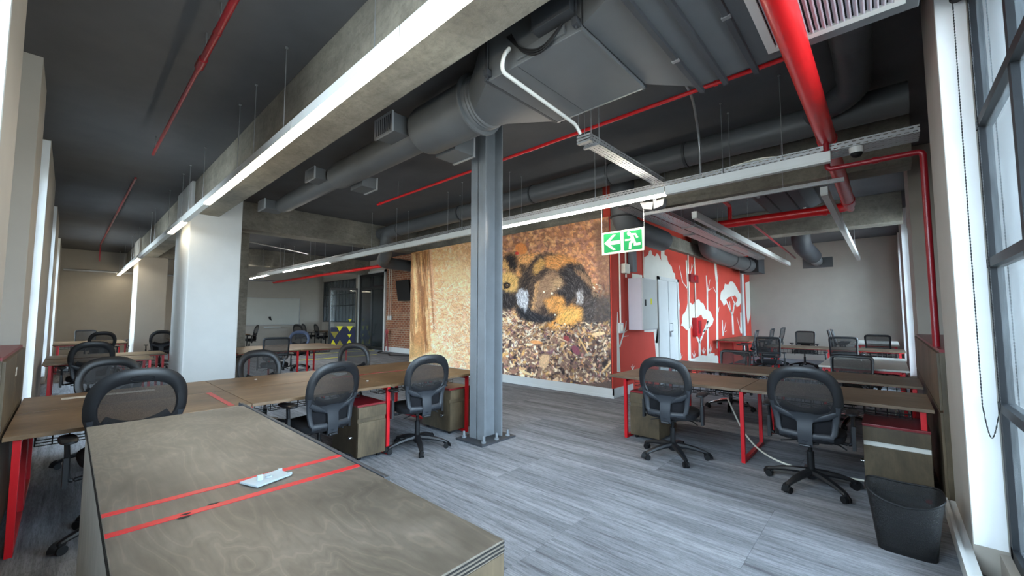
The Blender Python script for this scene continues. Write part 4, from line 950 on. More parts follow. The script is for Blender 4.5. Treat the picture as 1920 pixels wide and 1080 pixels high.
def tray(label, a, b, wd, ht, axis, rods, group='perforated cable trays'):
    """perforated channel with folded sides, slots cut by the sheet material"""
    t = thing('cable_tray', label, 'cable tray', a, group)
    prof = [(-wd / 2, ht), (-wd / 2, 0), (wd / 2, 0), (wd / 2, ht)]
    L = (b[1] - a[1]) if axis == 'y' else (b[0] - a[0]); vs, fs, uv, s_ = [], [], [], 0
    for (c0, z0), (c1, z1) in zip(prof, prof[1:]):
        d = math.hypot(c1 - c0, z1 - z0); o = len(vs)
        for l, (c, z) in ((0, (c0, z0)), (L, (c0, z0)), (L, (c1, z1)), (0, (c1, z1))): vs.append((a[0] + c, a[1] + l, a[2] + z) if axis == 'y' else (a[0] + l, a[1] + c, a[2] + z))
        fs.append((o, o + 1, o + 2, o + 3)); uv += [(0, s_), (L, s_), (L, s_ + d), (0, s_ + d)]; s_ += d
    me = bpy.data.meshes.new('tray_sheet'); me.from_pydata(vs, [], fs); ul = me.uv_layers.new(name='UVMap')
    for i, l in enumerate(me.loops): ul.data[i].uv = uv[l.vertex_index]
    me.materials.append(MATS['perforated_steel']); o = bpy.data.objects.new('tray_sheet', me); COL.objects.link(o); o.parent = t; o.location = -t.location
    lip = MB()
    for c in (-wd / 2, wd / 2):
        p, q = ((a[0] + c, a[1], a[2] + ht), (a[0] + c, b[1], a[2] + ht)) if axis == 'y' else ((a[0], a[1] + c, a[2] + ht), (b[0], a[1] + c, a[2] + ht))
        lip.bar(p, q, .014, .004)
    lip.build('tray_lip', 'galvanised', t)
    for r_ in rods:
        for c in (-wd / 2 - .012, wd / 2 + .012):
            p = (a[0] + c, r_) if axis == 'y' else (r_, a[1] + c)
            rod(MB(), p[0], p[1], a[2] - .02).build('hanger_rod', 'galvanised', t)
        br = MB().box((a[0] - wd / 2 - .02, r_ - .015, a[2] - .02), (a[0] + wd / 2 + .02, r_ + .015, a[2])) if axis == 'y' else MB().box((r_ - .015, a[1] - wd / 2 - .02, a[2] - .02), (r_ + .015, a[1] + wd / 2 + .02, a[2]))
        br.build('hanger_bracket', 'galvanised', t)
    return t
tray('long perforated cable tray over the strip lights, from the right windows to the far left', (5.09, -.28, 3.075), (5.09, 18.2, 3.075), .28, .06, 'y', (1.3, 2.95, 4.6, 6.25, 8.1, 10.2, 12.6, 15.2))
tray('short perforated cable tray ending in mid air below the grey air unit', (3.28, 2.045, 3.125), (4.94, 2.045, 3.125), .135, .055, 'x', (3.37,))
tray('perforated cable tray along the top of the red wall, nearer one', (5.4, 2.62, 3.09), (13.5, 2.62, 3.09), .20, .06, 'x', (7.6, 10.2))
tray('perforated cable tray along the top of the red wall, farther one', (5.6, 2.87, 3.1), (12.5, 2.87, 3.1), .2, .06, 'x', (8.4,))
st = thing('strut_bracket', 'galvanised strut block at the free end of the short cable tray', 'bracket', (3.25, 2.045, 3.105))
for k in range(3): MB().box((3.22, 1.97, 3.108 + k * .028), (3.27, 2.12, 3.108 + k * .028 + .018)).build('channel_bar', 'galvanised', st)
for y in (1.975, 2.115): rod(MB(), 3.245, y, 3.12).build('hanger_rod', 'galvanised', st)
cab = MB()
for k in range(7):
    y = .85 + .03 * k; cab.tube(fillet([(5.02 + .02 * k, .55, 3.09), (5.02 + .02 * k, .75, 3.15), (5.03 + .02 * k, y + .1, 3.19), (5.02 + .02 * k, 1.35, 3.15), (5.02 + .02 * k, 2.5, 3.09)], .15), .007, 6)
tag(cab.build('cable_bundle', 'cream_plastic'), 'loose cream cables bulging out of the cable tray near the big red pipe', 'cables')

# duct run: air unit, transition, stepped round duct with side outlets
AX0, AX1, AY0, AY1, AZ = 2.15, 3.07, 1.37, 2.23, 3.31
ah = thing('air_handler', 'grey ceiling air unit box beside the left concrete beam', 'air unit', (2.6, 1.8, AZ))
MB().box((AX0, AY0, AZ), (AX1, AY1, 3.86)).build('casing', 'duct_grey', ah, bevel=.006)
MB().box((AX1 - .012, AY0 - .005, AZ - .004), (AX1 + .004, AY1 + .004, AZ + .016)).build('edge_trim', 'galvanised', ah)
MB().box((AX0, AY0 - .007, AZ - .006), (AX1 + .004, AY0 + .01, AZ + .01)).build('edge_trim', 'duct_grey', ah)
MB().box((AX0 + .01, 1.93, AZ - .0015), (AX1 - .005, 1.933, AZ + .0005)).build('panel_joint', 'dark_grey', ah)
MB().box((AX0 - .09, AY0 + .03, 3.42), (AX0, AY0 + .35, 3.84)).build('control_box', 'dark_grey', ah, bevel=.004)
MB().box((AX0 - .02, AY0 + .12, AZ + .03), (AX0, AY0 + .55, AZ + .09)).build('drip_tray', 'duct_grey', ah, bevel=.004)
for p in ((AX0 - .03, AY0 + .02), (AX0 - .03, AY1 - .02), (AX1 + .03, AY0 + .02), (AX1 + .03, AY1 - .02)): MB().box((p[0] - .025, p[1] - .02, AZ + .02), (p[0] + .025, p[1] + .02, AZ + .07)).cyl((p[0], p[1], AZ), (p[0], p[1], CEIL), .006, 6).build('hanger', 'dark_grey', ah)
for k in range(3): MB().tube(fillet([(AX0 - .03, 2.0 - .02 * k, 3.55), (AX0 - .03, 1.86, 3.38 - .01 * k), (AX0 - .03, 1.67, AZ - .01 - .02 * k), (AX0 - .03, 1.5, 3.40)], .1), .008, 6).build('control_cable', 'black_matt', ah)
DX, DZ = 2.68, 3.575
dt = thing('round_duct', 'grey stepped round duct with side outlets right of the left concrete beam', 'duct', (DX, 5, DZ))
def loft(y0, rect, y1, r, n=32):
    x0, x1, z0, z1 = rect; A_ = []
    for k in range(n):
        a = 2 * math.pi * k / n + math.pi / 4; c, s_ = math.cos(a), math.sin(a); q = max(abs(c), abs(s_)); A_.append(((x0 + x1) / 2 + (x1 - x0) / 2 * c / q, y0, (z0 + z1) / 2 + (z1 - z0) / 2 * s_ / q))
    B_ = [(DX + r * math.cos(2 * math.pi * k / n + math.pi / 4), y1, DZ + r * math.sin(2 * math.pi * k / n + math.pi / 4)) for k in range(n)]
    return MB().add(A_ + B_, [(k, (k + 1) % n, n + (k + 1) % n, n + k) for k in range(n)])
loft(AY1 + .01, (AX0, AX1, AZ + .015, 3.85), 2.79, .25).build('transition', 'duct_grey', dt, smooth=True)
MB().box((AX0 - .02, AY1 + .001, AZ), (AX1 + .02, AY1 + .025, AZ + .02)).build('transition_flange', 'dark_grey', dt)
MB().box((AX0 - .02, AY1 + .001, AZ + .02), (AX0 + .01, AY1 + .025, 3.86)).build('transition_flange', 'dark_grey', dt)
MB().box((AX1, AY1 + .001, AZ + .02), (AX1 + .02, AY1 + .025, 3.86)).build('transition_flange', 'dark_grey', dt)
def ln(prof, name, mat='duct_grey'): MB().lathe((DX, 0, DZ), prof, 36, 1).build(name, mat, dt, smooth=True)
ln([(.25, 2.77), (.266, 2.79), (.258, 2.81), (.266, 2.83), (.258, 2.85), (.266, 2.87), (.266, 2.89), (.303, 2.892), (.303, 2.917), (.266, 2.919)], 'collar')
ln([(.266, 2.91), (.266, 3.75), (.25, 3.81), (.186, 3.83)], 'duct_section')
ln([(.186, 3.83), (.186, 5.98), (.176, 6.06), (.144, 6.08)], 'duct_section')
ln([(.144, 6.08), (.144, 8.25), (.128, 8.30), (.128, 8.46)], 'duct_section')
def outlet(y, x0, x1, z0, z1, ln_, face):
    o = MB().box((x0, y, z0), (x1, y + ln_, z1)).build('outlet_box', 'duct_grey', dt, bevel=.004)
    fx = x0 if face < 0 else x1; n = 9
    f = MB(); f.box((fx - .012, y - .012, z0 - .012), (fx + .012, y + .01, z1 + .012)).box((fx - .012, y + ln_ - .01, z0 - .012), (fx + .012, y + ln_ + .012, z1 + .012)).box((fx - .012, y, z0 - .012), (fx + .012, y + ln_, z0 + .01)).box((fx - .012, y, z1 - .01), (fx + .012, y + ln_, z1 + .012))
    f.build('grille_frame', 'aluminium', o)
    MB().box((fx + face * .001 - .001, y + .01, z0 + .01), (fx + face * .001 + .001, y + ln_ - .01, z1 - .01)).build('grille_void', 'black_matt', o)
    for k in range(n):
        yy = y + .02 + (ln_ - .04) * k / (n - 1); MB().box((fx + face * .003, yy - .006, z0 + .01), (fx + face * .011, yy + .006, z1 - .01)).build('louvre', 'aluminium', o)
outlet(3.90, 2.30, 2.56, 3.50, 3.71, .36, -1)
outlet(6.14, 2.36, 2.58, 3.51, 3.67, .32, -1)
outlet(8.46, 2.38, 2.72, 3.48, 3.65, .36, -1)
outlet(3.48, 2.84, 3.12, 3.33, 3.54, .36, 1)
outlet(5.58, 2.82, 3.05, 3.37, 3.53, .36, 1)
# return air plenum with ribs and a white grille
pn = thing('return_plenum', 'ribbed grey return air plenum with a white slatted grille at the top right', 'plenum', (2.7, .4, AZ))
MB().box((2.02, -.22, AZ), (3.34, 1.065, 3.82)).build('casing', 'duct_grey', pn, bevel=.004)
MB().hexa([(2.02, 1.067, AZ + .01), (3.34, 1.067, AZ + .01), (AX1, 1.36, AZ + .03), (AX0, 1.36, AZ + .03), (2.02, 1.067, 3.82), (3.34, 1.067, 3.82), (AX1, 1.36, 3.85), (AX0, 1.36, 3.85)]).build('taper', 'duct_grey', pn)
for y in (1.027, .85, .64): MB().box((1.97, y - .018, AZ - .035), (3.4, y + .018, AZ)).build('support_rib', 'dark_grey', pn, bevel=.003)
for y, x in ((1.027, 2.82), (.64, 2.6)): MB().box((x, y - .026, AZ - .04), (x + .03, y + .026, AZ - .03)).build('rib_clip', 'galvanised', pn)
gf = MB(); gx0, gx1, gy0, gy1 = 2.07, 3.22, -.16, .53
for a, b in (((gx0, gy0), (gx1, gy0 + .05)), ((gx0, gy1 - .05), (gx1, gy1)), ((gx0, gy0 + .05), (gx0 + .05, gy1 - .05)), ((gx1 - .05, gy0 + .05), (gx1, gy1 - .05))): gf.box((*a, AZ - .02), (*b, AZ))
gr = gf.build('grille_frame', 'white_enamel', pn)
MB().box((gx0 + .04, gy0 + .04, AZ - .0015), (gx1 - .04, gy1 - .04, AZ - .0002)).build('grille_void', 'black_matt', pn)
for k in range(19):
    y = gy0 + .065 + (gy1 - gy0 - .13) * k / 18; z = AZ
    MB().hexa([(gx0 + .05, y - .013, z - .017), (gx1 - .05, y - .013, z - .017), (gx1 - .05, y - .005, z - .017), (gx0 + .05, y - .005, z - .017), (gx0 + .05, y + .003, z - .002), (gx1 - .05, y + .003, z - .002), (gx1 - .05, y + .010, z - .002), (gx0 + .05, y + .010, z - .002)]).build('slat', 'lilac_enamel', gr)
# dark flexible duct, round duct above the tray and its bends
fx = MB(); P = fillet([(3.36, .12, 3.62), (4.4, .12, 3.68), (5.1, .14, 3.66), (5.4, .5, 3.66)], .5, 14); fx.tube(P, [.125 + .008 * (k % 2) for k in range(len(P))], 16)
tag(fx.build('flexible_duct', 'dark_grey', smooth=True), 'dark flexible duct in the shadow behind the big red pipe', 'duct')
d2 = thing('round_duct', 'long grey round duct above the cable tray, bending down left of the mural', 'duct', (5.6, 5, 3.65))
MB().tube(fillet([(5.6, -.25, 3.66), (5.6, 10.2, 3.66)], .1), .16, 24).build('duct_section', 'duct_grey', d2, smooth=True)
MB().tube(fillet([(5.6, 9.0, 3.66), (5.6, 9.62, 3.66), (5.6, 9.7, 3.08), (6.1, 10.75, 3.02), (7.4, 10.85, 3.0), (8.9, 10.9, 3.0)], .35, 8), .17, 24).build('duct_bend', 'duct_grey', d2, smooth=True)
for y in (1.9, 3.05, 4.6, 6.6): MB().lathe((5.6, 0, 3.66), [(.16, y), (.172, y + .004), (.172, y + .036), (.16, y + .04)], 28, 1).build('joint_band', 'dark_grey', d2, smooth=True)
d3 = thing('round_duct', 'grey duct elbow hanging in front of the red wall corner behind the exit sign', 'duct', (6.2, 3.1, 3.0))
MB().tube(fillet([(6.25, 3.22, 3.75), (6.25, 3.22, 2.98), (7.9, 3.22, 2.95)], .38, 10), .2, 24).build('elbow', 'duct_grey', d3, smooth=True)
for z in (3.32, 3.12): MB().lathe((6.25, 3.22, z), [(.2, 0), (.21, .004), (.21, .02), (.2, .024)], 28).build('joint_band', 'dark_grey', d3, smooth=True)
d4 = thing('round_duct', 'grey round duct hugging the top of the red tree wall', 'duct', (12, 3.2, 3.1))
MB().tube(fillet([(10.55, 3.2, 3.6), (10.6, 3.2, 3.12), (11.2, 3.2, 3.06), (14.6, 3.2, 3.06)], .4, 10), .21, 24).build('duct_section', 'duct_grey', d4, smooth=True)
for x in (12.5, 13.9): MB().lathe((0, 3.2, 3.06), [(.21, x), (.225, x + .01), (.225, x + .07), (.21, x + .08)], 28, 0).build('joint_band', 'dark_grey', d4, smooth=True)
MB().box((14.6, 2.92, 2.84), (15.45, 3.45, 3.36)).build('end_box', 'dark_grey', d4, bevel=.01)
d5 = thing('round_duct', 'short dark duct with a nozzle hanging before the far right wall', 'duct', (12, 1.4, 3))
MB().tube(fillet([(11.5, 1.42, 3.75), (11.5, 1.42, 3.12), (12.9, 1.36, 3.0)], .3, 8), .19, 20).build('drop', 'dark_grey', d5, smooth=True)
MB().tube([(12.9, 1.36, 3.0), (13.5, 1.33, 2.92)], [.15, .13], 16).build('nozzle', 'galvanised', d5, smooth=True)
MB().box((13.5, 1.0, 2.75), (13.54, 1.65, 3.02)).build('nozzle_plate', 'duct_grey', d5)
cs = thing('ceiling_unit', 'dark flat ceiling air unit above the red pipe in the right wing', 'air unit', (8.3, 1.2, 3.45))
MB().hexa([(7.5, .95, 3.42), (9.1, .95, 3.42), (9.1, 1.55, 3.42), (7.5, 1.55, 3.42), (7.3, .8, 3.55), (9.3, .8, 3.55), (9.3, 1.68, 3.55), (7.3, 1.68, 3.55)]).box((7.3, .8, 3.55), (9.3, 1.68, 3.82)).build('casing', 'dark_grey', cs, bevel=.01)
for y in (1.1, 1.38): MB().box((7.6, y - .012, 3.41), (9.0, y + .012, 3.425)).build('casing_rib', 'black_matt', cs)
for p in ((7.6, 1.48), (8.9, 1.02)): MB().lathe((p[0], p[1], 3.405), [(.02, 0), (.025, .012), (.02, .02)], 12).build('sensor_dot', 'white_enamel', cs)

# sprinkler pipes
def pipe(label, path, r, rad=.08, mat='red_pipe', collars=(), parts=()):
    t = thing('sprinkler_pipe', label, 'pipe', path[0], 'red sprinkler pipes')
    MB().tube(fillet(path, rad, 8) if len(path) > 2 else path, r, 18).build('pipe_run', mat, t, smooth=True)
    for a, b, rr in collars: MB().cyl(a, b, rr, 18).build('coupling', mat, t, smooth=True)
    for a in parts: MB().cyl(a, (a[0], a[1], CEIL), .006, 6).cyl((a[0], a[1], a[2] - .0), (a[0], a[1], a[2] + .02), .014, 8).build('hanger', 'galvanised', t)
    return t
pipe('thick bright red sprinkler main sweeping from the upper right into the right wing', [(1.9, .366, 3.212), (8.4, .366, 3.212), (8.4, 2.35, 3.212)], .076, .24, 'red_pipe', [((5.0, .366, 3.212), (5.02, .366, 3.212), .083), ((7.85, .366, 3.212), (7.92, .366, 3.212), .088), ((8.4, .66, 3.212), (8.4, .72, 3.212), .088), ((8.3, .37, 3.212), (8.58, .37, 3.212), .05)])
pipe('thin red pipe rising from the red main in the right wing', [(8.4, 2.12, 3.22), (8.4, 2.12, 3.55), (7.3, 2.12, 3.6)], .035, .05)
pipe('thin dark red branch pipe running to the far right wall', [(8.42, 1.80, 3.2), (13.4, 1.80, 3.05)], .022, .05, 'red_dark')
pipe('slim red sprinkler pipe crossing the ceiling behind the steel column', [(3.92, .42, 3.6), (3.92, 7.12, 3.6)], .02, .05, 'red_pipe', [((3.92, 1.05, 3.6), (3.92, 1.08, 3.6), .026), ((3.92, 6.98, 3.6), (3.92, 7.03, 3.6), .028)], [(3.92, 1.06, 3.6), (3.92, 3.8, 3.6), (3.92, 6.4, 3.6)])
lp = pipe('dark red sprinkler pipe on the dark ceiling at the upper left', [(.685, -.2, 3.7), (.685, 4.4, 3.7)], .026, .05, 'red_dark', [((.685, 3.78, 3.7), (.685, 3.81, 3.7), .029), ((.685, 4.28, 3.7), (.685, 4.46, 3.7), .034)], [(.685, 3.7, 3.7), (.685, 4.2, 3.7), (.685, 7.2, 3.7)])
MB().cyl((.685, 4.4, 3.7), (.685, 7.4, 3.7), .018, 14).build('pipe_run', 'red_dark', lp, smooth=True)
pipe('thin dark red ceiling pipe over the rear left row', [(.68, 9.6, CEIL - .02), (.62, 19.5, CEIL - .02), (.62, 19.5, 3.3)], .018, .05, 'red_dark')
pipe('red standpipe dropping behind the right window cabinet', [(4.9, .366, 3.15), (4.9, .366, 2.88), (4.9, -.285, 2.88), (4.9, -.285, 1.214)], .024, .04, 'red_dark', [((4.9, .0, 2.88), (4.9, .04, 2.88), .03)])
pipe('red sprinkler main along the brick wall far left', [(6.9, 10.9, 3.1), (6.6, 21.6, 3.06)], .055, .05, 'red_pipe')
pipe('short red pipe in the dark ceiling beyond the concrete cross beam', [(3.3, 11.0, CEIL - .02), (3.3, 15.5, CEIL - .02)], .02, .05, 'red_dark')
# conduits
def conduit(label, path, r, mat, rad=.1, name='conduit'): return tag(MB().tube(fillet(path, rad, 8) if len(path) > 2 else path, r, 10).build(name, mat, smooth=True), label, 'conduit')
conduit('white drain pipe looping under the grey air unit', [(2.12, 1.98, 3.45), (2.06, 1.98, 3.37), (2.08, 2.02, 3.275), (3.16, 2.09, 3.275), (3.24, 2.09, 3.21)], .016, 'white_enamel', .07, 'drain_pipe')
conduit('white pipe lying beside the short cable tray', [(3.34, 2.15, 3.2), (5.0, 2.15, 3.17)], .014, 'white_enamel', .1, 'drain_pipe')
conduit('bent grey conduit dropping into the long cable tray', [(3.1, 1.42, 3.86), (4.35, 1.42, 3.84), (5.0, 1.56, 3.6), (5.0, 1.56, 3.08)], .014, 'galvanised', .25)
conduit('grey conduit across the ceiling beyond the concrete cross beam', [(2.3, 11.2, 3.3), (4.6, 12.2, 3.25)], .02, 'galvanised')
conduit('pale pipe across the far left wall top', [(-.2, 21.3, 3.1), (6.8, 21.3, 3.1)], .04, 'aluminium')

# exit sign on two wires
es = thing('exit_sign', 'green and white emergency exit sign with arrow and running man', 'sign', (4.96, 2.55, 2.3))
def ex(zx, zy, d=0): p = atX(1120 + zx / 6, 400 + zy / 6, 4.96 - d); return tuple(p)
MB().prism([ex(48, 225), (ex(528, 150)), ex(528, 412), ex(52, 474)], (.008, 0, 0)).build('panel', 'sign_white', es)
def dec(pts, mat, d, name): 
    o = MB().prism([ex(x, y, d) for x, y in pts], (.0008, 0, 0)).build(name, mat, es); bm = bmesh.new(); bm.from_mesh(o.data); bmesh.ops.triangulate(bm, faces=[f for f in bm.faces if len(f.verts) > 4]); bm.to_mesh(o.data); bm.free()
dec([(70, 245), (80, 236), (250, 214), (258, 222), (264, 412), (256, 420), (84, 448), (76, 440)], 'sign_green', .001, 'arrow_field')
dec([(294, 216), (304, 207), (492, 178), (500, 186), (506, 390), (498, 398), (308, 420), (298, 412)], 'sign_green', .001, 'runner_field')
dec([(78, 340), (172, 244), (208, 238), (140, 316), (250, 300), (252, 342), (144, 358), (212, 408), (176, 414)], 'sign_white', .002, 'arrow')
dec([(355 + 22 * math.cos(a), 228 + 24 * math.sin(a)) for a in np.linspace(0, 6.283, 17)[:-1]], 'sign_white', .002, 'runner_head')
dec([(362, 250), (376, 226), (432, 222), (462, 268), (440, 278), (420, 244), (404, 246), (418, 290), (440, 332), (486, 322), (486, 352), (410, 364), (410, 322), (384, 340), (380, 400), (352, 402), (358, 330), (382, 306), (366, 306), (310, 312), (310, 292), (360, 288), (376, 272)], 'sign_white', .002, 'runner_body')
for p in (ex(50, 225), ex(524, 152)): MB().cyl((4.964, p[1], p[2]), (4.964, p[1], 3.075), .0025, 6).build('hanging_wire', 'galvanised', es)
# twin-head emergency lamp, camera dome, sensor
em = thing('emergency_lamp', 'small grey twin-head emergency lamp under the lit strip light', 'lamp', (4.95, 2.1, 2.85))
MB().hexa([(4.9, 2.12, 2.80), (5.0, 2.12, 2.80), (5.0, 2.24, 2.83), (4.9, 2.24, 2.83), (4.9, 2.10, 2.90), (5.0, 2.10, 2.90), (5.0, 2.28, 2.92), (4.9, 2.28, 2.92)]).build('lamp_head', 'duct_grey', em, bevel=.006)
MB().hexa([(4.9, 1.98, 2.83), (5.0, 1.98, 2.83), (5.0, 2.10, 2.80), (4.9, 2.10, 2.80), (4.9, 1.96, 2.92), (5.0, 1.96, 2.92), (5.0, 2.10, 2.90), (4.9, 2.10, 2.90)]).build('lamp_head', 'duct_grey', em, bevel=.006)
MB().box((4.96, 2.09, 2.9), (4.99, 2.13, 3.075)).build('stem', 'galvanised', em)
cm = thing('security_camera', 'small white dome camera under the cable tray near the red standpipe', 'camera', (4.9, .16, 2.94))
MB().lathe((5.02, .15, 3.02), [(.05, 0), (.055, .02), (.055, .055)], 20).build('camera_base', 'white_enamel', cm, smooth=True)
MB().lathe((5.02, .15, 2.975), [(.006, 0), (.03, .008), (.044, .028), (.047, .045)], 20).build('dome', 'black_matt', cm, smooth=True)

# ================================================================== WALL FITTINGS
eb = thing('electrical_cabinet', 'white electrical cabinet with a black lock on the red wall', 'electrical box', (7.4, YM, 1.2))
c0 = atY(1203, 520, YM - .28); c1 = atY(1232, 615, YM - .28); ex0, ex1, ez0, ez1 = c0[0], c1[0] + .02, 1.20, 2.19
MB().box((ex0, YM - .27, ez0), (ex1, YM, ez1)).build('box', 'lilac_enamel', eb, bevel=.006)
MB().box((ex0 + .012, YM - .285, ez0 + .012), (ex1 - .012, YM - .27, ez1 - .012)).build('door', 'white_enamel', eb, bevel=.004)
MB().box((ex0 + .10, YM - .295, 1.66), (ex0 + .15, YM - .285, 1.78)).build('lock', 'black_matt', eb)
MB().box((ex0 + .36, YM - .287, 1.69), (ex0 + .42, YM - .285, 1.80)).build('warning_sticker', 'yellow_film', eb)
MB().box((ex0 + .16, YM - .004, 2.21), (ex0 + .62, YM - .002, 2.30)).build('safety_label', 'cream_plastic', eb)
# service door in the red wall
dd = struct(MB().box((8.70, YM - .02, 0), (9.75, YM, 2.27)), 'door_1', 'white_paint')
MB().box((8.64, YM - .035, 0), (8.72, YM, 2.33)).box((9.73, YM - .035, 0), (9.81, YM, 2.33)).box((8.64, YM - .035, 2.26), (9.81, YM, 2.33)).build('door_frame', 'white_paint', dd)
MB().box((9.2, YM - .028, .02), (9.215, YM - .018, 2.25)).build('door_joint', 'aluminium', dd)
MB().box((9.24, YM - .05, 1.0), (9.29, YM - .02, 1.12)).tube(fillet([(9.26, YM - .04, 1.12), (9.26, YM - .09, 1.12), (9.26, YM - .09, 1.3), (9.26, YM - .03, 1.3)], .02), .01, 8).build('door_handle', 'aluminium', dd, smooth=True)
def riser(label, x, z0, z1, r=.016, mat='cream_plastic', dy=.02): return tag(MB().cyl((x, YM - dy, z0), (x, YM - dy, z1), r, 10).build('wall_conduit', mat, smooth=True), label, 'conduit')
riser('cream conduit dropping to the white switch on the red wall', 6.93, 1.33, 3.0)
riser('white conduit above the electrical cabinet at the left', 7.18, 2.2, 3.0)
riser('thin conduit rising above the middle of the electrical cabinet', 7.95, 2.2, 3.0, .012)
riser('left of the two conduits running to the red alarm box', 10.52, 1.15, 3.0, .018)
riser('right of the two conduits running to the red alarm box', 10.98, 1.15, 3.0, .018)
tag(MB().box((7.32, YM - .10, 2.32), (7.48, YM, 3.0)).build('steel_post', 'column_paint'), 'grey steel trunking above the electrical cabinet', 'trunking')
tag(MB().box((7.02, YM - .09, 2.27), (7.22, YM - .001, 2.45)).build('junction_box', 'cream_plastic', bevel=.008), 'cream junction box above the electrical cabinet', 'junction box')
sw = thing('wall_switch', 'white double switch box on the red wall left of the electrical cabinet', 'switch', (6.93, YM, 1.25)); MB().box((6.87, YM - .045, 1.15), (7.0, YM, 1.34)).build('back_box', 'white_enamel', sw, bevel=.006); MB().box((6.895, YM - .052, 1.19), (6.975, YM - .045, 1.30)).build('rocker', 'cream_plastic', sw)
ab = thing('alarm_box', 'red fire call box on the tree wall right of the door', 'alarm', (11.0, YM, 1.0))
MB().box((10.75, YM - .12, .95), (11.12, YM, 1.42)).build('case', 'red_paint', ab, bevel=.01); MB().box((10.85, YM - .13, 1.02), (11.02, YM - .12, 1.34)).build('panel', 'red_dark', ab)
s2 = thing('alarm_sounder', 'small red alarm sounder high on the conduits of the tree wall', 'alarm', (10.75, YM, 2.4)); MB().box((10.5, YM - .09, 2.32), (11.05, YM - .03, 2.52)).build('case', 'red_dark', s2, bevel=.01); MB().lathe((10.78, YM - .09, 2.42), [(.06, 0), (.05, -.02)], 14, 1).build('speaker', 'red_paint', s2)
# brick wall fittings
tv = thing('wall_screen', 'black flat screen on the brick wall left of the mural', 'screen', (8.9, 14.0, 2.0)); MB().hexa([(8.80, 13.35, 2.05), (8.88, 13.35, 2.05), (8.88, 14.25, 2.05), (8.80, 14.25, 2.05), (8.68, 13.35, 2.85), (8.76, 13.35, 2.85), (8.76, 14.25, 2.85), (8.68, 14.25, 2.85)]).build('panel', 'black_matt', tv, bevel=.008); MB().box((8.78, 13.7, 2.3), (9.0, 13.9, 2.6)).build('bracket', 'black_steel', tv)
for k, y in enumerate((15.2, 15.05)): tag(MB().cyl((8.98, y, 1.45), (8.98, y, 3.4), .014, 8).build('wall_conduit', 'cream_plastic'), ('left', 'right')[k] + ' thin cream conduit on the brick wall', 'conduit')
for k, y in enumerate((15.2, 15.02)): tag(MB().box((8.95, y - .07, 1.3), (9.0, y + .07, 1.47)).build('wall_socket', 'white_enamel', bevel=.008), ('left', 'right')[k] + ' white socket on the brick wall beside the door frame', 'socket')
fs_ = thing('fire_extinguisher_stand', 'red fire hose stand at the foot of the brick wall', 'stand', (8.8, 15.0, 0))
MB().tube([(8.85, 15.25, .05), (8.85, 15.1, .95)], .02, 8).tube([(8.85, 14.98, .05), (8.85, 15.1, .95)], .02, 8).tube([(8.85, 15.2, .4), (8.85, 15.0, .4)], .015, 8).build('frame', 'red_dark', fs_, smooth=True)
MB().tube([(8.85 + 0, 15.1 + .09 * math.cos(a), .82 + .09 * math.sin(a)) for a in np.linspace(0, 6.283, 17)[:-1]], .012, 6, closed=True).build('hose_ring', 'red_paint', fs_, smooth=True)
tag(MB().tube(fillet([(8.8, 15.3, .015), (8.3, 15.0, .015), (8.5, 14.2, .015), (8.0, 13.6, .015), (8.4, 13.0, .015), (8.7, 12.6, .015)], .3, 8), .014, 8).build('floor_cable', 'black_matt', smooth=True), 'black cable snaking over the floor before the brick wall', 'cable')
ym = MB().box((6.2, 16.2, 0), (8.95, 16.32, .003)).box((5.2, 14.3, 0), (8.0, 14.42, .003)).box((8.6, 16.3, 0), (8.72, 18.5, .003))
tag(ym.build('floor_marking', 'yellow_film'), 'yellow floor marking lines in front of the glass door', 'marking')
# glass door and grid window at the far left
d2_ = struct(MB().box((8.93, DY0 - .1, 0), (9.02, DY0, 3.42)).box((8.93, DY1, 0), (9.02, DY1 + .1, 3.42)).box((8.93, DY0 - .1, 3.32), (9.02, DY1 + .1, 3.42)), 'door_2', 'white_paint')
m = MB()
for y in (DY0, DY0 + 1.05, DY1 - .12): m.box((8.98, y, 0), (9.06, y + .12, 3.32))
for z in (.02, 2.62, 3.2): m.box((8.98, DY0, z), (9.06, DY1, z + .12))
m.build('steel_frame', 'black_steel', d2_)
MB().box((9.01, DY0 + .1, .1), (9.018, DY1 - .1, 3.2)).build('pane', 'partition_glass', d2_)
gd = thing('glass_door', 'open dark-framed glass door with yellow triangle film', 'door', (8.2, 18.0, 0))
H0, H1 = Vector((8.92, 17.85, 0)), Vector((8.0, 18.55, 0)); D = (H1 - H0)
def dp(t, z, o=0): p = H0 + D * t; n_ = Vector((-D.y, D.x, 0)).normalized(); return (p.x - n_.x * o, p.y - n_.y * o, z)
f = MB()
for a in (0, 1): f.bar(dp(a, .02), dp(a, 2.72), .10, .05, D)
for z in (.06, 2.68): f.bar(dp(0, z), dp(1, z), .05, .1)
f.build('door_leaf_frame', 'black_steel', gd)
MB().add([dp(.04, .1), dp(.96, .1), dp(.96, 2.64), dp(.04, 2.64)], [(0, 1, 2, 3)]).build('pane', 'partition_glass', gd, fix=False)
for sgn in (1,):
    for k, (t, z, s_, dn, mt) in enumerate(((.25, 1.0, .16, 1, 'yellow_film'), (.62, 1.0, .16, 1, 'yellow_film'), (.25, .62, .1, 1, 'yellow_film'), (.8, .75, .2, 1, 'olive_film'), (.25, .14, .18, 0, 'yellow_film'), (.6, .12, .18, 0, 'olive_film'), (.85, .12, .18, 0, 'yellow_film'), (.25, 1.32, .09, 1, 'yellow_film'))):
        q = [(t - s_ * .75, z), (t + s_ * .75, z), (t, z - s_ * 1.5)] if dn else [(t - s_ * .75, z), (t + s_ * .75, z), (t, z + s_ * 1.5)]
        q = [(min(.96, max(.04, a)), b) for a, b in q]
        MB().add([dp(a, b, -.006) for a, b in q], [(0, 1, 2)]).build('triangle_film', mt, gd, fix=False)
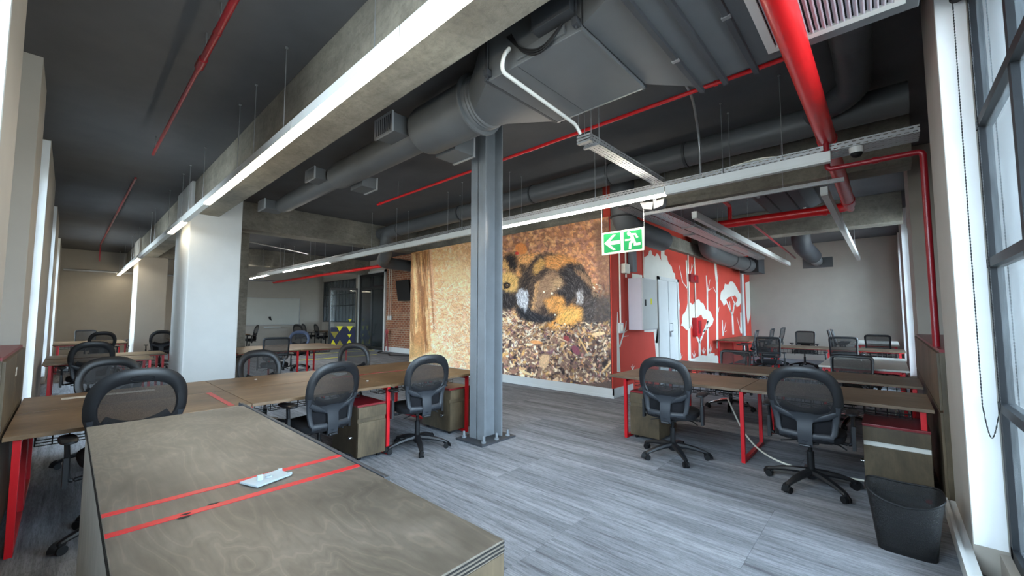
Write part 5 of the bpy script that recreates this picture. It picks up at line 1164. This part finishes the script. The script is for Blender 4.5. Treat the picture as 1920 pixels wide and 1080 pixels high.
MB().add([dp(.05, .1, -.003), dp(.95, .1, -.003), dp(.95, .95, -.003), dp(.05, .95, -.003)], [(0, 1, 2, 3)]).build('dark_film', 'navy_film', gd, fix=False)
m = MB()
for y in np.linspace(WY0, WY1, 11): m.box((9.04, y - .02, 1.15), (9.09, y + .02, 3.22))
for z in (1.15, 1.95, 2.5, 3.18): m.box((9.04, WY0, z), (9.09, WY1, z + .04))
for y in (WY0, WY1 - .08): m.box((9.02, y, 1.15), (9.1, y + .08, 3.22))
w3 = struct(m, 'window_20', 'black_steel'); MB().box((9.06, WY0, 1.15), (9.066, WY1, 3.22)).build('pane', 'partition_glass', w3)
# whiteboard
wb = thing('whiteboard', 'wide white dry-erase board on the far left wall', 'whiteboard', (6.7, YE, 1.0))
MB().box((5.3, YE - .03, 1.04), (7.86, YE - .002, 2.30)).build('board', 'board_white', wb, bevel=.006)
fr = MB()
for a, b in (((5.28, 1.02), (7.88, 1.05)), ((5.28, 2.29), (7.88, 2.32)), ((5.28, 1.02), (5.31, 2.32)), ((7.85, 1.02), (7.88, 2.32))): fr.box((a[0], YE - .035, a[1]), (b[0], YE - .002, b[1]))
fr.build('board_frame', 'aluminium', wb)
MB().box((6.3, YE - .12, .90), (7.0, YE - .002, .95)).build('pen_tray', 'white_enamel', wb)
MB().hexa([(6.52, YE - .06, 1.28), (6.62, YE - .06, 1.24), (6.62, YE - .03, 1.24), (6.52, YE - .03, 1.28), (6.46, YE - .06, 1.42), (6.56, YE - .06, 1.44), (6.56, YE - .03, 1.44), (6.46, YE - .03, 1.42)]).build('eraser', 'black_matt', wb)
# bead chain of the blind at the right window
ch = MB(); a0, a1, bt = atX(1786, 3, 3.5), atX(1815, 5, 3.5), atX(1860, 822, 3.5)
l_, r__ = atX(1842, 760, 3.5), atX(1876, 760, 3.5)
P = [a0] + [a0 + (l_ - a0) * t for t in np.linspace(.02, 1, 260)] + [bt + (l_ - bt) * (1 - t) ** 2 * 1.0 + np.array([0, .006 * math.sin(math.pi * t), 0]) for t in np.linspace(.1, 1, 12)] + [bt + (r__ - bt) * t ** 2 - np.array([0, .006 * math.sin(math.pi * t), 0]) for t in np.linspace(.1, 1, 12)] + [r__ + (a1 - r__) * t for t in np.linspace(.01, 1, 260)]
ch.tube(P, [.0035 if k % 2 else .0016 for k in range(len(P))], 6)
tag(ch.build('blind_chain', 'black_matt', smooth=False), 'thin black bead chain looping down beside the right window', 'chain')
tag(MB().lathe((3.5, float(a0[1]) - .02, float(a0[2])), [(.03, 0), (.035, .01), (.035, .06)], 14).build('blind_bracket', 'black_matt'), 'small black blind bracket at the top of the bead chain', 'bracket')
# white cable on the floor behind the right chairs
tag(MB().tube(fillet([(5.55, 1.5, .45), (5.35, 1.3, .14), (5.15, 1.12, .03), (4.9, .9, .012), (4.78, .62, .012), (4.85, .2, .012)], .3, 8), .009, 8).build('floor_cable', 'cream_plastic', smooth=True), 'cream cable sagging to the floor behind the right desk leg', 'cable')
w_ = MB()
for k in range(4): w_.tube(fillet([(5.3, -.1 + .05 * k, .69), (5.3, -.12 + .05 * k, .5), (5.3, -.08 + .04 * k, .25), (5.32, -.1 + .05 * k, .02)], .15), .007, 6)
tag(w_.build('hanging_cables', 'cream_plastic', smooth=True), 'pale cables hanging below the right desk behind the drawer unit', 'cables')
